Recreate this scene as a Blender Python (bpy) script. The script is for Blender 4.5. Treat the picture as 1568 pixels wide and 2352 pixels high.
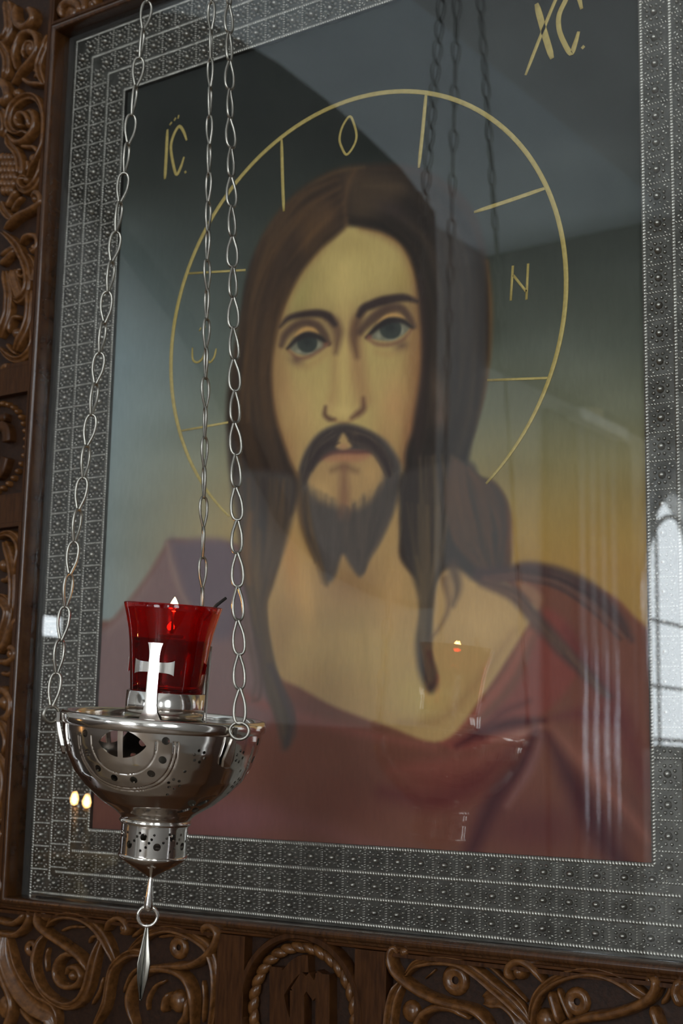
import bpy, bmesh, math, random
import numpy as np
from mathutils import Vector, Matrix

for o in list(bpy.data.objects): bpy.data.objects.remove(o)
scene = bpy.context.scene
COL = scene.collection

# ================================================================= camera (solved from the painting's edges and its round halo)
F_PX = 3288.56
YAW, PITCH, ROLL = 0.61271819, 0.17018236, 0.02037637
CAM = np.array([1.32415173, -1.34521768, 0.09426684])
def cam_basis():
    ca, sa, cb, sb, cc, sc = math.cos(YAW), math.sin(YAW), math.cos(PITCH), math.sin(PITCH), math.cos(ROLL), math.sin(ROLL)
    f = np.array([-sa * cb, ca * cb, sb]); r0 = np.array([ca, sa, 0.0]); u0 = np.cross(r0, f)
    return r0 * cc + u0 * sc, -r0 * sc + u0 * cc, f
CR, CU, CF = cam_basis()
cam_d = bpy.data.cameras.new('camera')
cam = bpy.data.objects.new('camera', cam_d); COL.objects.link(cam)
cam_d.sensor_fit = 'VERTICAL'; cam_d.sensor_height = 36.0; cam_d.sensor_width = 24.0
cam_d.lens = F_PX / 2352.0 * 36.0
cam.matrix_world = Matrix((
    (CR[0], CU[0], -CF[0], CAM[0]), (CR[1], CU[1], -CF[1], CAM[1]), (CR[2], CU[2], -CF[2], CAM[2]), (0, 0, 0, 1)))
cam_d.clip_start = 0.01; cam_d.clip_end = 200
cam_d.dof.use_dof = True; cam_d.dof.focus_distance = 1.44; cam_d.dof.aperture_fstop = 8.5
scene.camera = cam

def at(u, v, y=0.0):
    """the point seen at a picture position on the plane at depth y"""
    ray = CF * F_PX + CR * (u - 784.0) + CU * (1176.0 - v)
    t = (y - CAM[1]) / ray[1]
    return CAM + ray * t
def at_x(u, v, x):
    ray = CF * F_PX + CR * (u - 784.0) + CU * (1176.0 - v)
    t = (x - CAM[0]) / ray[0]
    return CAM + ray * t
def proj_arr(P):
    d = P - CAM
    z = d @ CF
    return 784 + F_PX * (d @ CR) / z, 1176 - F_PX * (d @ CU) / z

# ================================================================= daylight and exposure
world = bpy.data.worlds.new('overcast_sky'); scene.world = world
world.use_nodes = True
bg = world.node_tree.nodes['Background']
bg.inputs[0].default_value = (0.88, 0.945, 1.0, 1); bg.inputs[1].default_value = 10.8
scene.view_settings.view_transform = 'Standard'
scene.view_settings.look = 'None'
scene.view_settings.gamma = 1.0
scene.view_settings.use_curve_mapping = False
scene.view_settings.exposure = 0.0

# the room: icon screen at y = 0, the church behind the viewer towards -y
RX0, RX1, RY, RZ0, RZ1 = -2.6, 3.6, -9.6, -2.0, 4.2
_a, _b, _c = at_x(1496, 1500, RX0), at_x(1540, 1722, RX0), at_x(1500, 1330, RX0)      # the left window, found by its mirror image
WLC, WLZ, WLH = -_a[1] - .75, _b[2], _c[2] - _b[2]
WINDOWS = [  # wall, position along the wall, sill z, width, height to the spring of the arch
    ('left', WLC, WLZ, 1.5, WLH),
    ('back', 0.9, -1.2, 2.3, 2.9),
    ('right', -3.2, -0.1, 1.3, 2.0),
    ('right', -6.0, -0.1, 1.3, 2.0),
]
def portal(name, loc, rot, sx, sy):
    l = bpy.data.lights.new(name, 'AREA'); l.shape = 'RECTANGLE'; l.size = sx; l.size_y = sy
    l.cycles.is_portal = True
    o = bpy.data.objects.new(name, l); COL.objects.link(o); o.location = loc; o.rotation_euler = rot
for i, (w, c, z, ww, hh) in enumerate(WINDOWS):
    H = hh + ww / 2
    zc = z + H / 2
    if w == 'left': portal('window_daylight', (RX0 - 0.02, c, zc), (0, -math.pi / 2, 0), H, ww)
    if w == 'right': portal('window_daylight', (RX1 + 0.02, c, zc), (0, math.pi / 2, 0), H, ww)
    if w == 'back': portal('window_daylight', (c, RY - 0.02, zc), (math.pi / 2, 0, 0), ww, H)

# ================================================================= materials
MATS = {}
def new_mat(name):
    m = bpy.data.materials.new(name); m.use_nodes = True
    nt = m.node_tree
    return m, nt, nt.nodes['Principled BSDF']
def noise_ramp(nt, scale, stops, vec_scale=(1, 1, 1), detail=6, coords='Object', rough=.6):
    tc = nt.nodes.new('ShaderNodeTexCoord'); mp = nt.nodes.new('ShaderNodeMapping')
    mp.inputs['Scale'].default_value = vec_scale
    nt.links.new(tc.outputs[coords], mp.inputs[0])
    n = nt.nodes.new('ShaderNodeTexNoise'); n.inputs['Scale'].default_value = scale; n.inputs['Detail'].default_value = detail
    n.inputs['Roughness'].default_value = rough
    nt.links.new(mp.outputs[0], n.inputs['Vector'])
    r = nt.nodes.new('ShaderNodeValToRGB')
    r.color_ramp.elements[0].position = stops[0][0]; r.color_ramp.elements[0].color = (*stops[0][1], 1)
    r.color_ramp.elements[1].position = stops[-1][0]; r.color_ramp.elements[1].color = (*stops[-1][1], 1)
    for p, c in stops[1:-1]:
        e = r.color_ramp.elements.new(p); e.color = (*c, 1)
    nt.links.new(n.outputs['Fac'], r.inputs[0])
    return n, r
def bump(nt, b, height, strength, dist=0.002):
    bn = nt.nodes.new('ShaderNodeBump'); bn.inputs['Strength'].default_value = strength; bn.inputs['Distance'].default_value = dist
    nt.links.new(height, bn.inputs['Height']); nt.links.new(bn.outputs[0], b.inputs['Normal'])
def wood(name, dark, light, rough, vs, coat=0.25, spec=.22):
    m, nt, b = new_mat(name)
    n, r = noise_ramp(nt, 9, [(.3, dark), (.7, light)], vs)
    nt.links.new(r.outputs[0], b.inputs['Base Color'])
    b.inputs['Roughness'].default_value = rough; b.inputs['Specular IOR Level'].default_value = spec
    b.inputs['Coat Weight'].default_value = coat; b.inputs['Coat Roughness'].default_value = 0.16
    bump(nt, b, n.outputs['Fac'], .25, .0015)
    MATS[name] = m
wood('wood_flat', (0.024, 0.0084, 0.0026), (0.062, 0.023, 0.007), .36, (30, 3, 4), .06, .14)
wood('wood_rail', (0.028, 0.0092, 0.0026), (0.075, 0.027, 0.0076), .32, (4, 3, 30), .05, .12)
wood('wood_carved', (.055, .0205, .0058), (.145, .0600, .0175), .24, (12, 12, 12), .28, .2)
wood('wood_ground', (0.012, 0.0046, 0.002), (0.03, 0.0115, 0.0046), .5, (25, 3, 25), .05)  # ground darker, carving lighter: relief shade painted into the wood colours
wood('wood_moulding', (.028, .0098, .0030), (.070, .0270, .0080), .20, (30, 3, 4), .7)
def metal(name, c0, c1, rough, scale=30, metallic=1.0, bs=.1):
    m, nt, b = new_mat(name)
    n, r = noise_ramp(nt, scale, [(.3, c0), (.7, c1)])
    nt.links.new(r.outputs[0], b.inputs['Base Color'])
    b.inputs['Metallic'].default_value = metallic; b.inputs['Roughness'].default_value = rough
    if bs: bump(nt, b, n.outputs['Fac'], bs, .001)
    MATS[name] = m
metal('embossed_silver', (.20, .18, .16), (.38, .35, .315), .30, 60, 1.0, .15)
metal('shaded_oxidised_silver', (.070, .063, .056), (.150, .138, .125), .42, 50, 1.0, .2)  # oxidised ground, coloured darker to paint shade between the raised parts
metal('pale_lacquer', (.72, .76, .82), (.82, .86, .92), .18, 5, .85, 0)
metal('lamp_silver', (.70, .655, .60), (.86, .82, .77), .13, 18, 1.0, .03)
metal('chain_silver', (.27, .258, .225), (.42, .40, .35), .36, 40, 1.0, .05)
metal('gilt_paint', (.42, .30, .085), (.56, .41, .13), .5, 200, .15, .3)
def plain(name, c, rough=.7, var=.15, scale=6):
    m, nt, b = new_mat(name)
    c = np.array(c)
    n, r = noise_ramp(nt, scale, [(.3, tuple(c * (1 - var))), (.7, tuple(np.minimum(c * (1 + var), 1)))])
    nt.links.new(r.outputs[0], b.inputs['Base Color']); b.inputs['Roughness'].default_value = rough
    MATS[name] = m
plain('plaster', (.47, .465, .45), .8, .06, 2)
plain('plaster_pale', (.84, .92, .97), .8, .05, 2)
plain('dado_wood', (.045, .030, .020), .6, .4, 5)
plain('plaster_white', (.80, .80, .78), .75, .04, 3)
plain('dark_beam', (.055, .05, .042), .7, .5, 3)
plain('floor_stone', (.20, .15, .11), .4, .2, 3)
plain('window_frame_paint', (.30, .31, .32), .5, .1, 8)
plain('candle_wax', (.72, .55, .30), .5, .08, 20)
plain('wick_black', (.02, .016, .013), .8, .3, 80)
plain('brass', (.5, .36, .14), .35, .15, 20)
plain('leaf_green', (.12, .28, .04), .6, .3, 15)
# glazing: clear, with a real mirror reflection that grows with the angle
m, nt, b = new_mat('icon_glass'); nt.nodes.remove(b)
out = nt.nodes['Material Output']
tr = nt.nodes.new('ShaderNodeBsdfTransparent'); tr.inputs[0].default_value = (.97, .985, .98, 1)
gl = nt.nodes.new('ShaderNodeBsdfGlossy'); gl.inputs['Roughness'].default_value = 0.0
fr = nt.nodes.new('ShaderNodeFresnel')
ge = nt.nodes.new('ShaderNodeNewGeometry'); mr_ = nt.nodes.new('ShaderNodeMapRange')      # same reflectance on both faces of the thin pane
mr_.inputs['To Min'].default_value = 1.5; mr_.inputs['To Max'].default_value = 1 / 1.5
nt.links.new(ge.outputs['Backfacing'], mr_.inputs['Value']); nt.links.new(mr_.outputs[0], fr.inputs[0])
mx = nt.nodes.new('ShaderNodeMixShader')
nt.links.new(fr.outputs[0], mx.inputs[0]); nt.links.new(tr.outputs[0], mx.inputs[1]); nt.links.new(gl.outputs[0], mx.inputs[2])
nt.links.new(mx.outputs[0], out.inputs[0]); MATS['icon_glass'] = m
# ruby glass of the votive cup
m, nt, b = new_mat('ruby_glass')
n, r = noise_ramp(nt, 4, [(.3, (.48, .006, .008)), (.7, (.62, .010, .010))], (14, 14, 1))
nt.links.new(r.outputs[0], b.inputs['Base Color'])
b.inputs['Transmission Weight'].default_value = 1.0; b.inputs['Roughness'].default_value = 0.03; b.inputs['IOR'].default_value = 1.45
tl = nt.nodes.new('ShaderNodeBsdfTranslucent'); tl.inputs[0].default_value = (.8, .02, .015, 1)
ms = nt.nodes.new('ShaderNodeMixShader'); ms.inputs[0].default_value = .05
nt.links.new(b.outputs[0], ms.inputs[1]); nt.links.new(tl.outputs[0], ms.inputs[2]); nt.links.new(ms.outputs[0], nt.nodes['Material Output'].inputs[0])
MATS['ruby_glass'] = m
m, nt, b = new_mat('lamp_oil')
n, r = noise_ramp(nt, 8, [(.3, (.75, .30, .10)), (.7, (.85, .40, .16))])
nt.links.new(r.outputs[0], b.inputs['Base Color'])
b.inputs['Transmission Weight'].default_value = 1.0; b.inputs['Roughness'].default_value = 0.0; b.inputs['IOR'].default_value = 1.2
MATS['lamp_oil'] = m
def emit(name, col, s):
    m, nt, b = new_mat(name)
    n, r = noise_ramp(nt, 30, [(.2, tuple(np.array(col) * .9)), (.8, col)])
    nt.links.new(r.outputs[0], b.inputs['Emission Color']); b.inputs['Emission Strength'].default_value = s
    b.inputs['Base Color'].default_value = (*col, 1)
    MATS[name] = m
emit('flame', (1.0, .48, .14), 130)

# ================================================================= mesh helpers
class MB:
    def __init__(self): self.v, self.f = [], []
    def add(self, vs, fs):
        k = len(self.v); self.v += [tuple(map(float, q)) for q in vs]; self.f += [tuple(i + k for i in q) for q in fs]
        return self
    def box(self, x0, x1, y0, y1, z0, z1):
        return self.add([(x0, y0, z0), (x1, y0, z0), (x1, y1, z0), (x0, y1, z0), (x0, y0, z1), (x1, y0, z1), (x1, y1, z1), (x0, y1, z1)],
                        [(0, 3, 2, 1), (4, 5, 6, 7), (0, 1, 5, 4), (1, 2, 6, 5), (2, 3, 7, 6), (3, 0, 4, 7)])
    def lathe(self, prof, seg=48, center=(0, 0), a0=0.0):
        n = len(prof); vs, fs = [], []
        for i in range(seg):
            a = a0 + 2 * math.pi * i / seg
            for r, z in prof: vs.append((center[0] + r * math.cos(a), center[1] + r * math.sin(a), z))
        for i in range(seg):
            j = (i + 1) % seg
            for k in range(n - 1): fs.append((i * n + k, j * n + k, j * n + k + 1, i * n + k + 1))
        return self.add(vs, fs)
    def tube(self, pts, rad, seg=8, closed=False, caps=True):
        P = [np.array(q, float) for q in pts]; n = len(P)
        R = rad if hasattr(rad, '__len__') else [rad] * n
        T = []
        for i in range(n):
            if closed: t = P[(i + 1) % n] - P[i - 1]
            else: t = P[min(i + 1, n - 1)] - P[max(i - 1, 0)]
            T.append(t / (np.linalg.norm(t) + 1e-12))
        a = np.array([0, 0, 1.0]) if abs(T[0][2]) < .9 else np.array([1.0, 0, 0])
        u = np.cross(T[0], a); u /= np.linalg.norm(u)
        vs, fs = [], []
        for i in range(n):
            u = u - T[i] * (u @ T[i]); u /= np.linalg.norm(u)
            w = np.cross(T[i], u)
            for k in range(seg):
                q = 2 * math.pi * k / seg
                vs.append(P[i] + R[i] * (math.cos(q) * u + math.sin(q) * w))
        for i in range(n if closed else n - 1):
            j = (i + 1) % n
            for k in range(seg): fs.append((i * seg + k, i * seg + (k + 1) % seg, j * seg + (k + 1) % seg, j * seg + k))
        if caps and not closed:
            fs.append(tuple(range(seg - 1, -1, -1))); fs.append(tuple((n - 1) * seg + k for k in range(seg)))
        return self.add(vs, fs)
    def dome(self, c, rx, rz, h, seg=12, rings=4, axis=-1, full=False):
        """flattened boss standing on a plane facing -y (axis -1)"""
        vs, fs = [], []
        for j in range(rings + 1):
            t = j / rings * math.pi / 2
            for k in range(seg):
                q = 2 * math.pi * k / seg
                vs.append((c[0] + rx * math.cos(t) * math.cos(q), c[1] + axis * h * math.sin(t), c[2] + rz * math.cos(t) * math.sin(q)))
        for j in range(rings):
            for k in range(seg): fs.append((j * seg + k, j * seg + (k + 1) % seg, (j + 1) * seg + (k + 1) % seg, (j + 1) * seg + k))
        return self.add(vs, fs)
    def sphere(self, c, r, seg=12, rings=8, sc=(1, 1, 1)):
        vs, fs = [], []
        for j in range(rings + 1):
            t = math.pi * j / rings
            for k in range(seg):
                q = 2 * math.pi * k / seg
                vs.append((c[0] + r * sc[0] * math.sin(t) * math.cos(q), c[1] + r * sc[1] * math.sin(t) * math.sin(q), c[2] + r * sc[2] * math.cos(t)))
        for j in range(rings):
            for k in range(seg): fs.append((j * seg + k, (j + 1) * seg + k, (j + 1) * seg + (k + 1) % seg, j * seg + (k + 1) % seg))
        return self.add(vs, fs)
    def prism(self, poly, y0, y1):
        """outline in x, z between two depths"""
        n = len(poly)
        return self.add([(x, y0, z) for x, z in poly] + [(x, y1, z) for x, z in poly],
                        [tuple(range(n)), tuple(range(2 * n - 1, n - 1, -1))] + [(i, i + n, (i + 1) % n + n, (i + 1) % n) for i in range(n)])
    def mesh(self, name, mat, smooth=True, recalc=True):
        me = bpy.data.meshes.new(name); me.from_pydata(self.v, [], self.f); me.update()
        if recalc:
            bm = bmesh.new(); bm.from_mesh(me); bmesh.ops.remove_doubles(bm, verts=bm.verts, dist=1e-7)
            bmesh.ops.recalc_face_normals(bm, faces=bm.faces); bm.to_mesh(me); bm.free()
        if smooth: me.polygons.foreach_set('use_smooth', [True] * len(me.polygons))
        me.materials.append(MATS[mat])
        return me
    def build(self, name, mat, parent=None, smooth=True, label=None, recalc=True, sharp=None):
        me = self.mesh(name, mat, smooth, recalc)
        if sharp is not None: me.set_sharp_from_angle(angle=math.radians(sharp))
        return obj(name, me, parent, label)
def obj(name, me, parent=None, label=None):
    o = bpy.data.objects.new(name, me); COL.objects.link(o)
    if parent is not None: o.parent = parent
    if label: o['label'] = label
    return o
def empty(name, loc=(0, 0, 0)):
    o = bpy.data.objects.new(name, None); COL.objects.link(o); o.location = loc; o.empty_display_size = .02
    return o
def tag(o, label, cat, group=None):
    o['label'] = label; o['category'] = cat
    if group: o['group'] = group
    return o
def struct(o, label=None):
    o['kind'] = 'structure'
    if label: o['label'] = label
    return o

# ---------------------------------------------------------------- painted picture (colours of the oil painting; beard and left lock also carry glass haze)
def s2l(c):
    c = np.asarray(c, dtype=np.float64) / 255.0
    return np.where(c <= 0.04045, c / 12.92, ((c + 0.055) / 1.055) ** 2.4)

def spline(pts, closed=False, n=8):
    P = np.asarray(pts, float)
    m = len(P)
    if m < 3: return P
    out = []
    rng = range(m) if closed else range(m - 1)
    for i in rng:
        if closed:
            p0, p1, p2, p3 = P[(i - 1) % m], P[i], P[(i + 1) % m], P[(i + 2) % m]
        else:
            p1, p2 = P[i], P[i + 1]
            p0 = P[i - 1] if i > 0 else 2 * p1 - p2
            p3 = P[i + 2] if i + 2 < m else 2 * p2 - p1
        for k in range(n):
            t = k / n
            out.append(0.5 * (2 * p1 + (p2 - p0) * t + (2 * p0 - 5 * p1 + 4 * p2 - p3) * t * t + (3 * p1 - p0 - 3 * p2 + p3) * t ** 3))
    if not closed: out.append(P[-1])
    return np.array(out)

class Painter:
    def __init__(self, U, V):
        self.U, self.V = U.astype(np.float32), V.astype(np.float32)
        self.C = np.zeros((len(U), 3), np.float32)
        self.rnd = random.Random(5)
    def box(self, x0, y0, x1, y1):
        return np.nonzero((self.U > x0) & (self.U < x1) & (self.V > y0) & (self.V < y1))[0]
    def mix(self, idx, col, a):
        a = a[:, None].astype(np.float32)
        self.C[idx] = self.C[idx] * (1 - a) + np.asarray(col, np.float32) * a
    def poly(self, pts, col, blur=6, alpha=1.0, n=6, smooth=True):
        blur *= 1.35
        P = spline(pts, True, n) if smooth else np.asarray(pts, float)
        b = blur + 2
        idx = self.box(P[:, 0].min() - b, P[:, 1].min() - b, P[:, 0].max() + b, P[:, 1].max() + b)
        if not len(idx): return
        u, v = self.U[idx], self.V[idx]
        d2 = np.full(len(idx), 1e12, np.float32); ins = np.zeros(len(idx), bool)
        Q = np.roll(P, -1, 0)
        for (ax, ay), (bx, by) in zip(P, Q):
            ex, ey = bx - ax, by - ay
            L = ex * ex + ey * ey + 1e-9
            t = np.clip(((u - ax) * ex + (v - ay) * ey) / L, 0, 1)
            dd = (u - ax - t * ex) ** 2 + (v - ay - t * ey) ** 2
            np.minimum(d2, dd, out=d2)
            c = ((ay > v) != (by > v))
            if ey != 0:
                ins ^= c & (u < (v - ay) * ex / ey + ax)
        sd = np.sqrt(d2); sd = np.where(ins, sd, -sd)
        t = np.clip((sd + blur) / (2 * blur), 0, 1)
        self.mix(idx, col, alpha * t * t * (3 - 2 * t))
    def stroke(self, pts, w, col, blur=4, alpha=1.0, n=6):
        blur *= 1.5
        P = spline(pts, False, n)
        ws = np.interp(np.linspace(0, 1, len(P)), np.linspace(0, 1, len(w)), w) if hasattr(w, '__len__') else np.full(len(P), float(w))
        b = ws.max() + blur + 2
        idx = self.box(P[:, 0].min() - b, P[:, 1].min() - b, P[:, 0].max() + b, P[:, 1].max() + b)
        if not len(idx): return
        u, v = self.U[idx], self.V[idx]
        sd = np.full(len(idx), -1e6, np.float32)
        for i in range(len(P) - 1):
            (ax, ay), (bx, by) = P[i], P[i + 1]
            ex, ey = bx - ax, by - ay
            L = ex * ex + ey * ey + 1e-9
            t = np.clip(((u - ax) * ex + (v - ay) * ey) / L, 0, 1)
            d = np.sqrt((u - ax - t * ex) ** 2 + (v - ay - t * ey) ** 2)
            np.maximum(sd, ws[i] * (1 - t) + ws[i + 1] * t - d, out=sd)
        t = np.clip((sd + blur) / (2 * blur), 0, 1)
        self.mix(idx, col, alpha * t * t * (3 - 2 * t))
    def blob(self, x, y, rx, ry, col, alpha=0.5, ang=0):
        r = 2.6 * max(rx, ry)
        idx = self.box(x - r, y - r, x + r, y + r)
        if not len(idx): return
        c, s = math.cos(math.radians(ang)), math.sin(math.radians(ang))
        du, dv = self.U[idx] - x, self.V[idx] - y
        g = np.exp(-(((du * c + dv * s) / rx) ** 2 + ((-du * s + dv * c) / ry) ** 2))
        self.mix(idx, col, alpha * g)
    def hair(self, a, b, count, cols, w=(3, 7), alpha=(.15, .4), blur=5, jit=6):
        """strands flowing between two guide curves of equal length"""
        A, B = np.asarray(a, float), np.asarray(b, float)
        for _ in range(count):
            t = self.rnd.random()
            P = A * (1 - t) + B * t + np.array([[self.rnd.uniform(-jit, jit), self.rnd.uniform(-jit, jit)] for _ in A])
            i0 = self.rnd.randint(0, max(0, len(P) - 4)); i1 = min(len(P), i0 + self.rnd.randint(3, 5))
            ww = self.rnd.uniform(*w)
            self.stroke(P[i0:i1], (1, ww, ww, 1), self.rnd.choice(cols), blur, self.rnd.uniform(*alpha), 4)

def paint_icon(U, V):
    """the painting: dusk sky, dark red cloak, head with long parted hair and beard (coordinates traced off the picture)"""
    p = Painter(U, V)
    # dusk sky: slate above, ochre towards the horizon, mottled
    ys = [-250, 300, 600, 800, 950, 1050, 1150, 1230, 1300, 2000]
    cs = np.array([(24, 26, 26), (32, 34, 32), (50, 53, 48), (70, 73, 64), (90, 90, 72), (112, 104, 74), (126, 107, 66), (134, 108, 60), (136, 106, 58), (136, 106, 58)], float)
    for k in range(3): p.C[:, k] = np.interp(p.V, ys, cs[:, k])
    left = np.clip((620 - p.U) / 380, 0, 1) * np.clip((p.V - 420) / 400, 0, 1)
    p.C += (left * 0.85)[:, None] * (np.array([106, 121, 128], np.float32) - p.C)
    for _ in range(70):
        x, y = p.rnd.uniform(220, 1500), p.rnd.uniform(-150, 1300)
        d = p.rnd.uniform(-9, 9)
        i = p.box(x - 200, y - 200, x + 200, y + 200)
        if len(i):
            g = np.exp(-(((p.U[i] - x) / 90) ** 2 + ((p.V[i] - y) / 45) ** 2))
            p.C[i] += (d * g)[:, None]
    # cloak
    cloak = [(200, 1480), (262, 1420), (330, 1335), (375, 1262), (392, 1240), (450, 1243), (540, 1250), (640, 1300), (900, 1400), (1150, 1330), (1220, 1300), (1300, 1325), (1400, 1365), (1450, 1410), (1520, 1500), (1560, 1760), (1540, 2020), (900, 2010), (180, 1960)]
    p.poly(cloak, (93, 57, 46), 7)
    p.poly([(200, 1490), (262, 1425), (330, 1340), (378, 1262), (394, 1243), (530, 1252), (600, 1400), (640, 1560), (600, 1680), (420, 1700), (230, 1690)], (104, 84, 84), 10, .85)
    p.poly([(392, 1243), (420, 1245), (540, 1255), (560, 1420), (500, 1470), (440, 1400), (410, 1320)], (80, 70, 78), 14, .75)
    p.stroke([(385, 1250), (395, 1300), (415, 1360), (440, 1400)], (2, 5, 2), (132, 110, 96), 7, .5)
    p.stroke([(250, 1450), (300, 1400), (345, 1330)], (4, 8, 3), (120, 98, 92), 12, .4)
    for x, y, rx, ry, c, a in [(300, 1780, 110, 70, (84, 44, 40), .6), (520, 1880, 130, 60, (98, 62, 72), .55), (700, 1760, 160, 70, (102, 62, 50), .6), (820, 1850, 120, 60, (88, 48, 40), .6), (1050, 1800, 120, 50, (92, 42, 40), .6), (1230, 1900, 140, 60, (74, 36, 38), .75), (1400, 1650, 80, 130, (104, 62, 56), .5), (1420, 1880, 90, 90, (72, 44, 44), .6), (650, 1640, 80, 40, (96, 58, 56), .6), (320, 1920, 160, 40, (76, 42, 40), .6)]:
        p.blob(x, y, rx, ry, c, a)
    # folds gathered at the right breast
    p.poly([(1012, 1702), (1060, 1690), (1130, 1640), (1190, 1570), (1230, 1470), (1250, 1400), (1300, 1430), (1330, 1520), (1290, 1600), (1220, 1660), (1120, 1710), (1050, 1725)], (104, 54, 48), 10, 0.95)
    p.stroke([(1018, 1700), (1090, 1640), (1160, 1560), (1215, 1455)], (5, 10, 10, 6), (122, 68, 56), 8, 0.81)
    p.stroke([(1050, 1712), (1110, 1680), (1180, 1660), (1250, 1655)], (3, 12, 12, 4), (56, 24, 28), 9, 0.94)
    p.stroke([(1105, 1690), (1150, 1640), (1215, 1610)], (4, 8, 3), (70, 32, 34), 9, 0.74)
    p.stroke([(1130, 1700), (1190, 1690), (1240, 1670)], (3, 9, 5), (140, 96, 84), 9, 0.81)
    p.stroke([(1230, 1680), (1200, 1750), (1140, 1830), (1080, 1960)], (6, 16, 20, 14), (54, 24, 30), 16, 0.94)
    p.stroke([(1245, 1690), (1215, 1770), (1165, 1850)], (5, 9, 4), (112, 78, 76), 10, 0.68)
    p.stroke([(1260, 1690), (1310, 1790), (1370, 1900), (1430, 1990)], (5, 20, 26, 18), (54, 26, 32), 18, 0.88)
    p.stroke([(1265, 1670), (1330, 1740), (1420, 1840), (1490, 1930)], (4, 12, 12, 6), (122, 78, 66), 14, 0.68)
    p.stroke([(1270, 1650), (1340, 1640), (1430, 1660)], (4, 16, 8), (82, 42, 44), 14, 0.68)
    p.stroke([(1300, 1450), (1360, 1540), (1420, 1640), (1480, 1800)], (8, 24, 26, 16), (78, 38, 40), 20, 0.68)
    p.stroke([(560, 1600), (700, 1650), (860, 1690), (1000, 1716)], (10, 12, 10, 6), (112, 64, 56), 10, 0.68)
    p.stroke([(900, 1770), (1010, 1760), (1110, 1740), (1190, 1700)], (8, 18, 16, 6), (110, 62, 54), 16, 0.61)
    p.stroke([(880, 1820), (1000, 1840), (1090, 1800), (1180, 1720)], (10, 18, 20, 6), (74, 32, 34), 18, 0.68)
    p.stroke([(430, 1900), (560, 1870), (720, 1900), (900, 1960)], (14, 22, 18, 10), (106, 66, 66), 22, 0.47)
    # neck and breast
    skin_n = (146, 118, 78)
    p.poly([(640, 1130), (925, 1130), (935, 1290), (1040, 1300), (1150, 1330), (1195, 1372), (1232, 1400), (1200, 1455), (1110, 1595), (1016, 1702), (890, 1668), (770, 1624), (690, 1580), (640, 1552), (606, 1480), (600, 1370), (640, 1250)], skin_n, 6)
    p.blob(800, 1340, 70, 60, (112, 86, 62), .65)
    p.blob(770, 1420, 120, 40, (128, 104, 70), .55)
    p.blob(700, 1360, 22, 120, (170, 134, 84), .7, -6)
    p.blob(900, 1390, 26, 110, (164, 130, 86), .55, 8)
    p.blob(850, 1500, 120, 70, (158, 134, 86), .6)
    p.blob(960, 1600, 70, 60, (156, 136, 84), .7)
    p.blob(1110, 1430, 70, 60, (166, 136, 92), .65)
    p.blob(690, 1500, 60, 50, (154, 128, 82), .6)
    p.blob(640, 1470, 30, 90, (120, 92, 62), .5)
    p.stroke([(830, 1420), (842, 1520), (850, 1640)], (4, 8, 5), (126, 104, 64), 12, .35)
    p.stroke([(920, 1660), (980, 1660), (1030, 1640), (1100, 1560), (1180, 1450)], (5, 8, 8, 8, 4), (118, 88, 62), 12, .45)
    p.blob(665, 1290, 20, 80, (160, 116, 70), .6, -6)
    p.blob(1050, 1520, 40, 40, (150, 122, 80), .4)
    # back of the hair, full mass
    hair = (44, 34, 29)
    mass = [(835, 378), (760, 392), (690, 435), (640, 490), (598, 560), (570, 630), (556, 720), (535, 820), (521, 920), (522, 1020), (532, 1110), (560, 1170), (552, 1260), (560, 1340), (585, 1400), (615, 1370), (640, 1290), (652, 1180), (690, 1080), (900, 1080), (920, 1200), (918, 1280), (960, 1330), (985, 1345), (1040, 1300), (1110, 1332), (1165, 1320), (1172, 1230), (1166, 1160), (1134, 1108), (1086, 1090), (1070, 1050), (1095, 975), (1116, 880), (1124, 760), (1122, 640), (1108, 540), (1076, 465), (1010, 408), (930, 378)]
    p.poly(mass, hair, 7)
    p.stroke([(1075, 1000), (1100, 930), (1120, 820), (1126, 700), (1118, 600)], (2, 5, 6, 5, 2), (104, 70, 38), 6, .6)
    p.stroke([(590, 580), (640, 498), (700, 436), (770, 396), (835, 384)], (2, 4, 5, 4, 2), (92, 70, 44), 6, .55)
    p.poly([(1120, 1110), (1150, 1135), (1170, 1190), (1172, 1250), (1158, 1310), (1130, 1280), (1132, 1200)], (98, 58, 40), 12, .75)
    # face
    face = [(796, 512), (830, 522), (880, 535), (925, 565), (952, 620), (966, 700), (972, 790), (966, 880), (955, 960), (935, 1040), (915, 1110), (880, 1180), (790, 1230), (715, 1180), (680, 1100), (655, 1030), (630, 950), (618, 870), (622, 780), (640, 715), (680, 640), (730, 575), (772, 540)]
    skin = (156, 136, 86)
    p.poly(face, skin, 8)
    p.stroke([(792, 515), (735, 572), (684, 640), (645, 715), (624, 790), (620, 870), (634, 960), (660, 1040), (680, 1100)], (3, 8, 9, 9, 9, 10, 12, 12, 8), (112, 76, 48), 11, .75)
    p.stroke([(830, 524), (885, 540), (928, 572), (952, 630), (964, 710), (968, 800), (962, 880), (950, 960), (925, 1060)], (2, 6, 8, 12, 14, 14, 14, 16, 14), (104, 70, 46), 13, .8)
    p.blob(800, 610, 70, 55, (166, 146, 92), .6)
    p.blob(690, 690, 24, 70, (126, 118, 70), .5, 16)
    p.blob(925, 650, 22, 50, (134, 112, 64), .5)
    p.blob(700, 950, 46, 70, (168, 134, 90), .65)
    p.blob(730, 930, 24, 60, (166, 146, 92), .55)
    p.blob(655, 900, 20, 60, (160, 124, 84), .5)
    p.blob(905, 930, 40, 70, (164, 122, 82), .7)
    p.blob(865, 880, 30, 40, (160, 136, 88), .5)
    p.blob(940, 990, 22, 70, (122, 84, 56), .6)
    p.blob(668, 1010, 18, 60, (140, 104, 68), .5)
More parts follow.
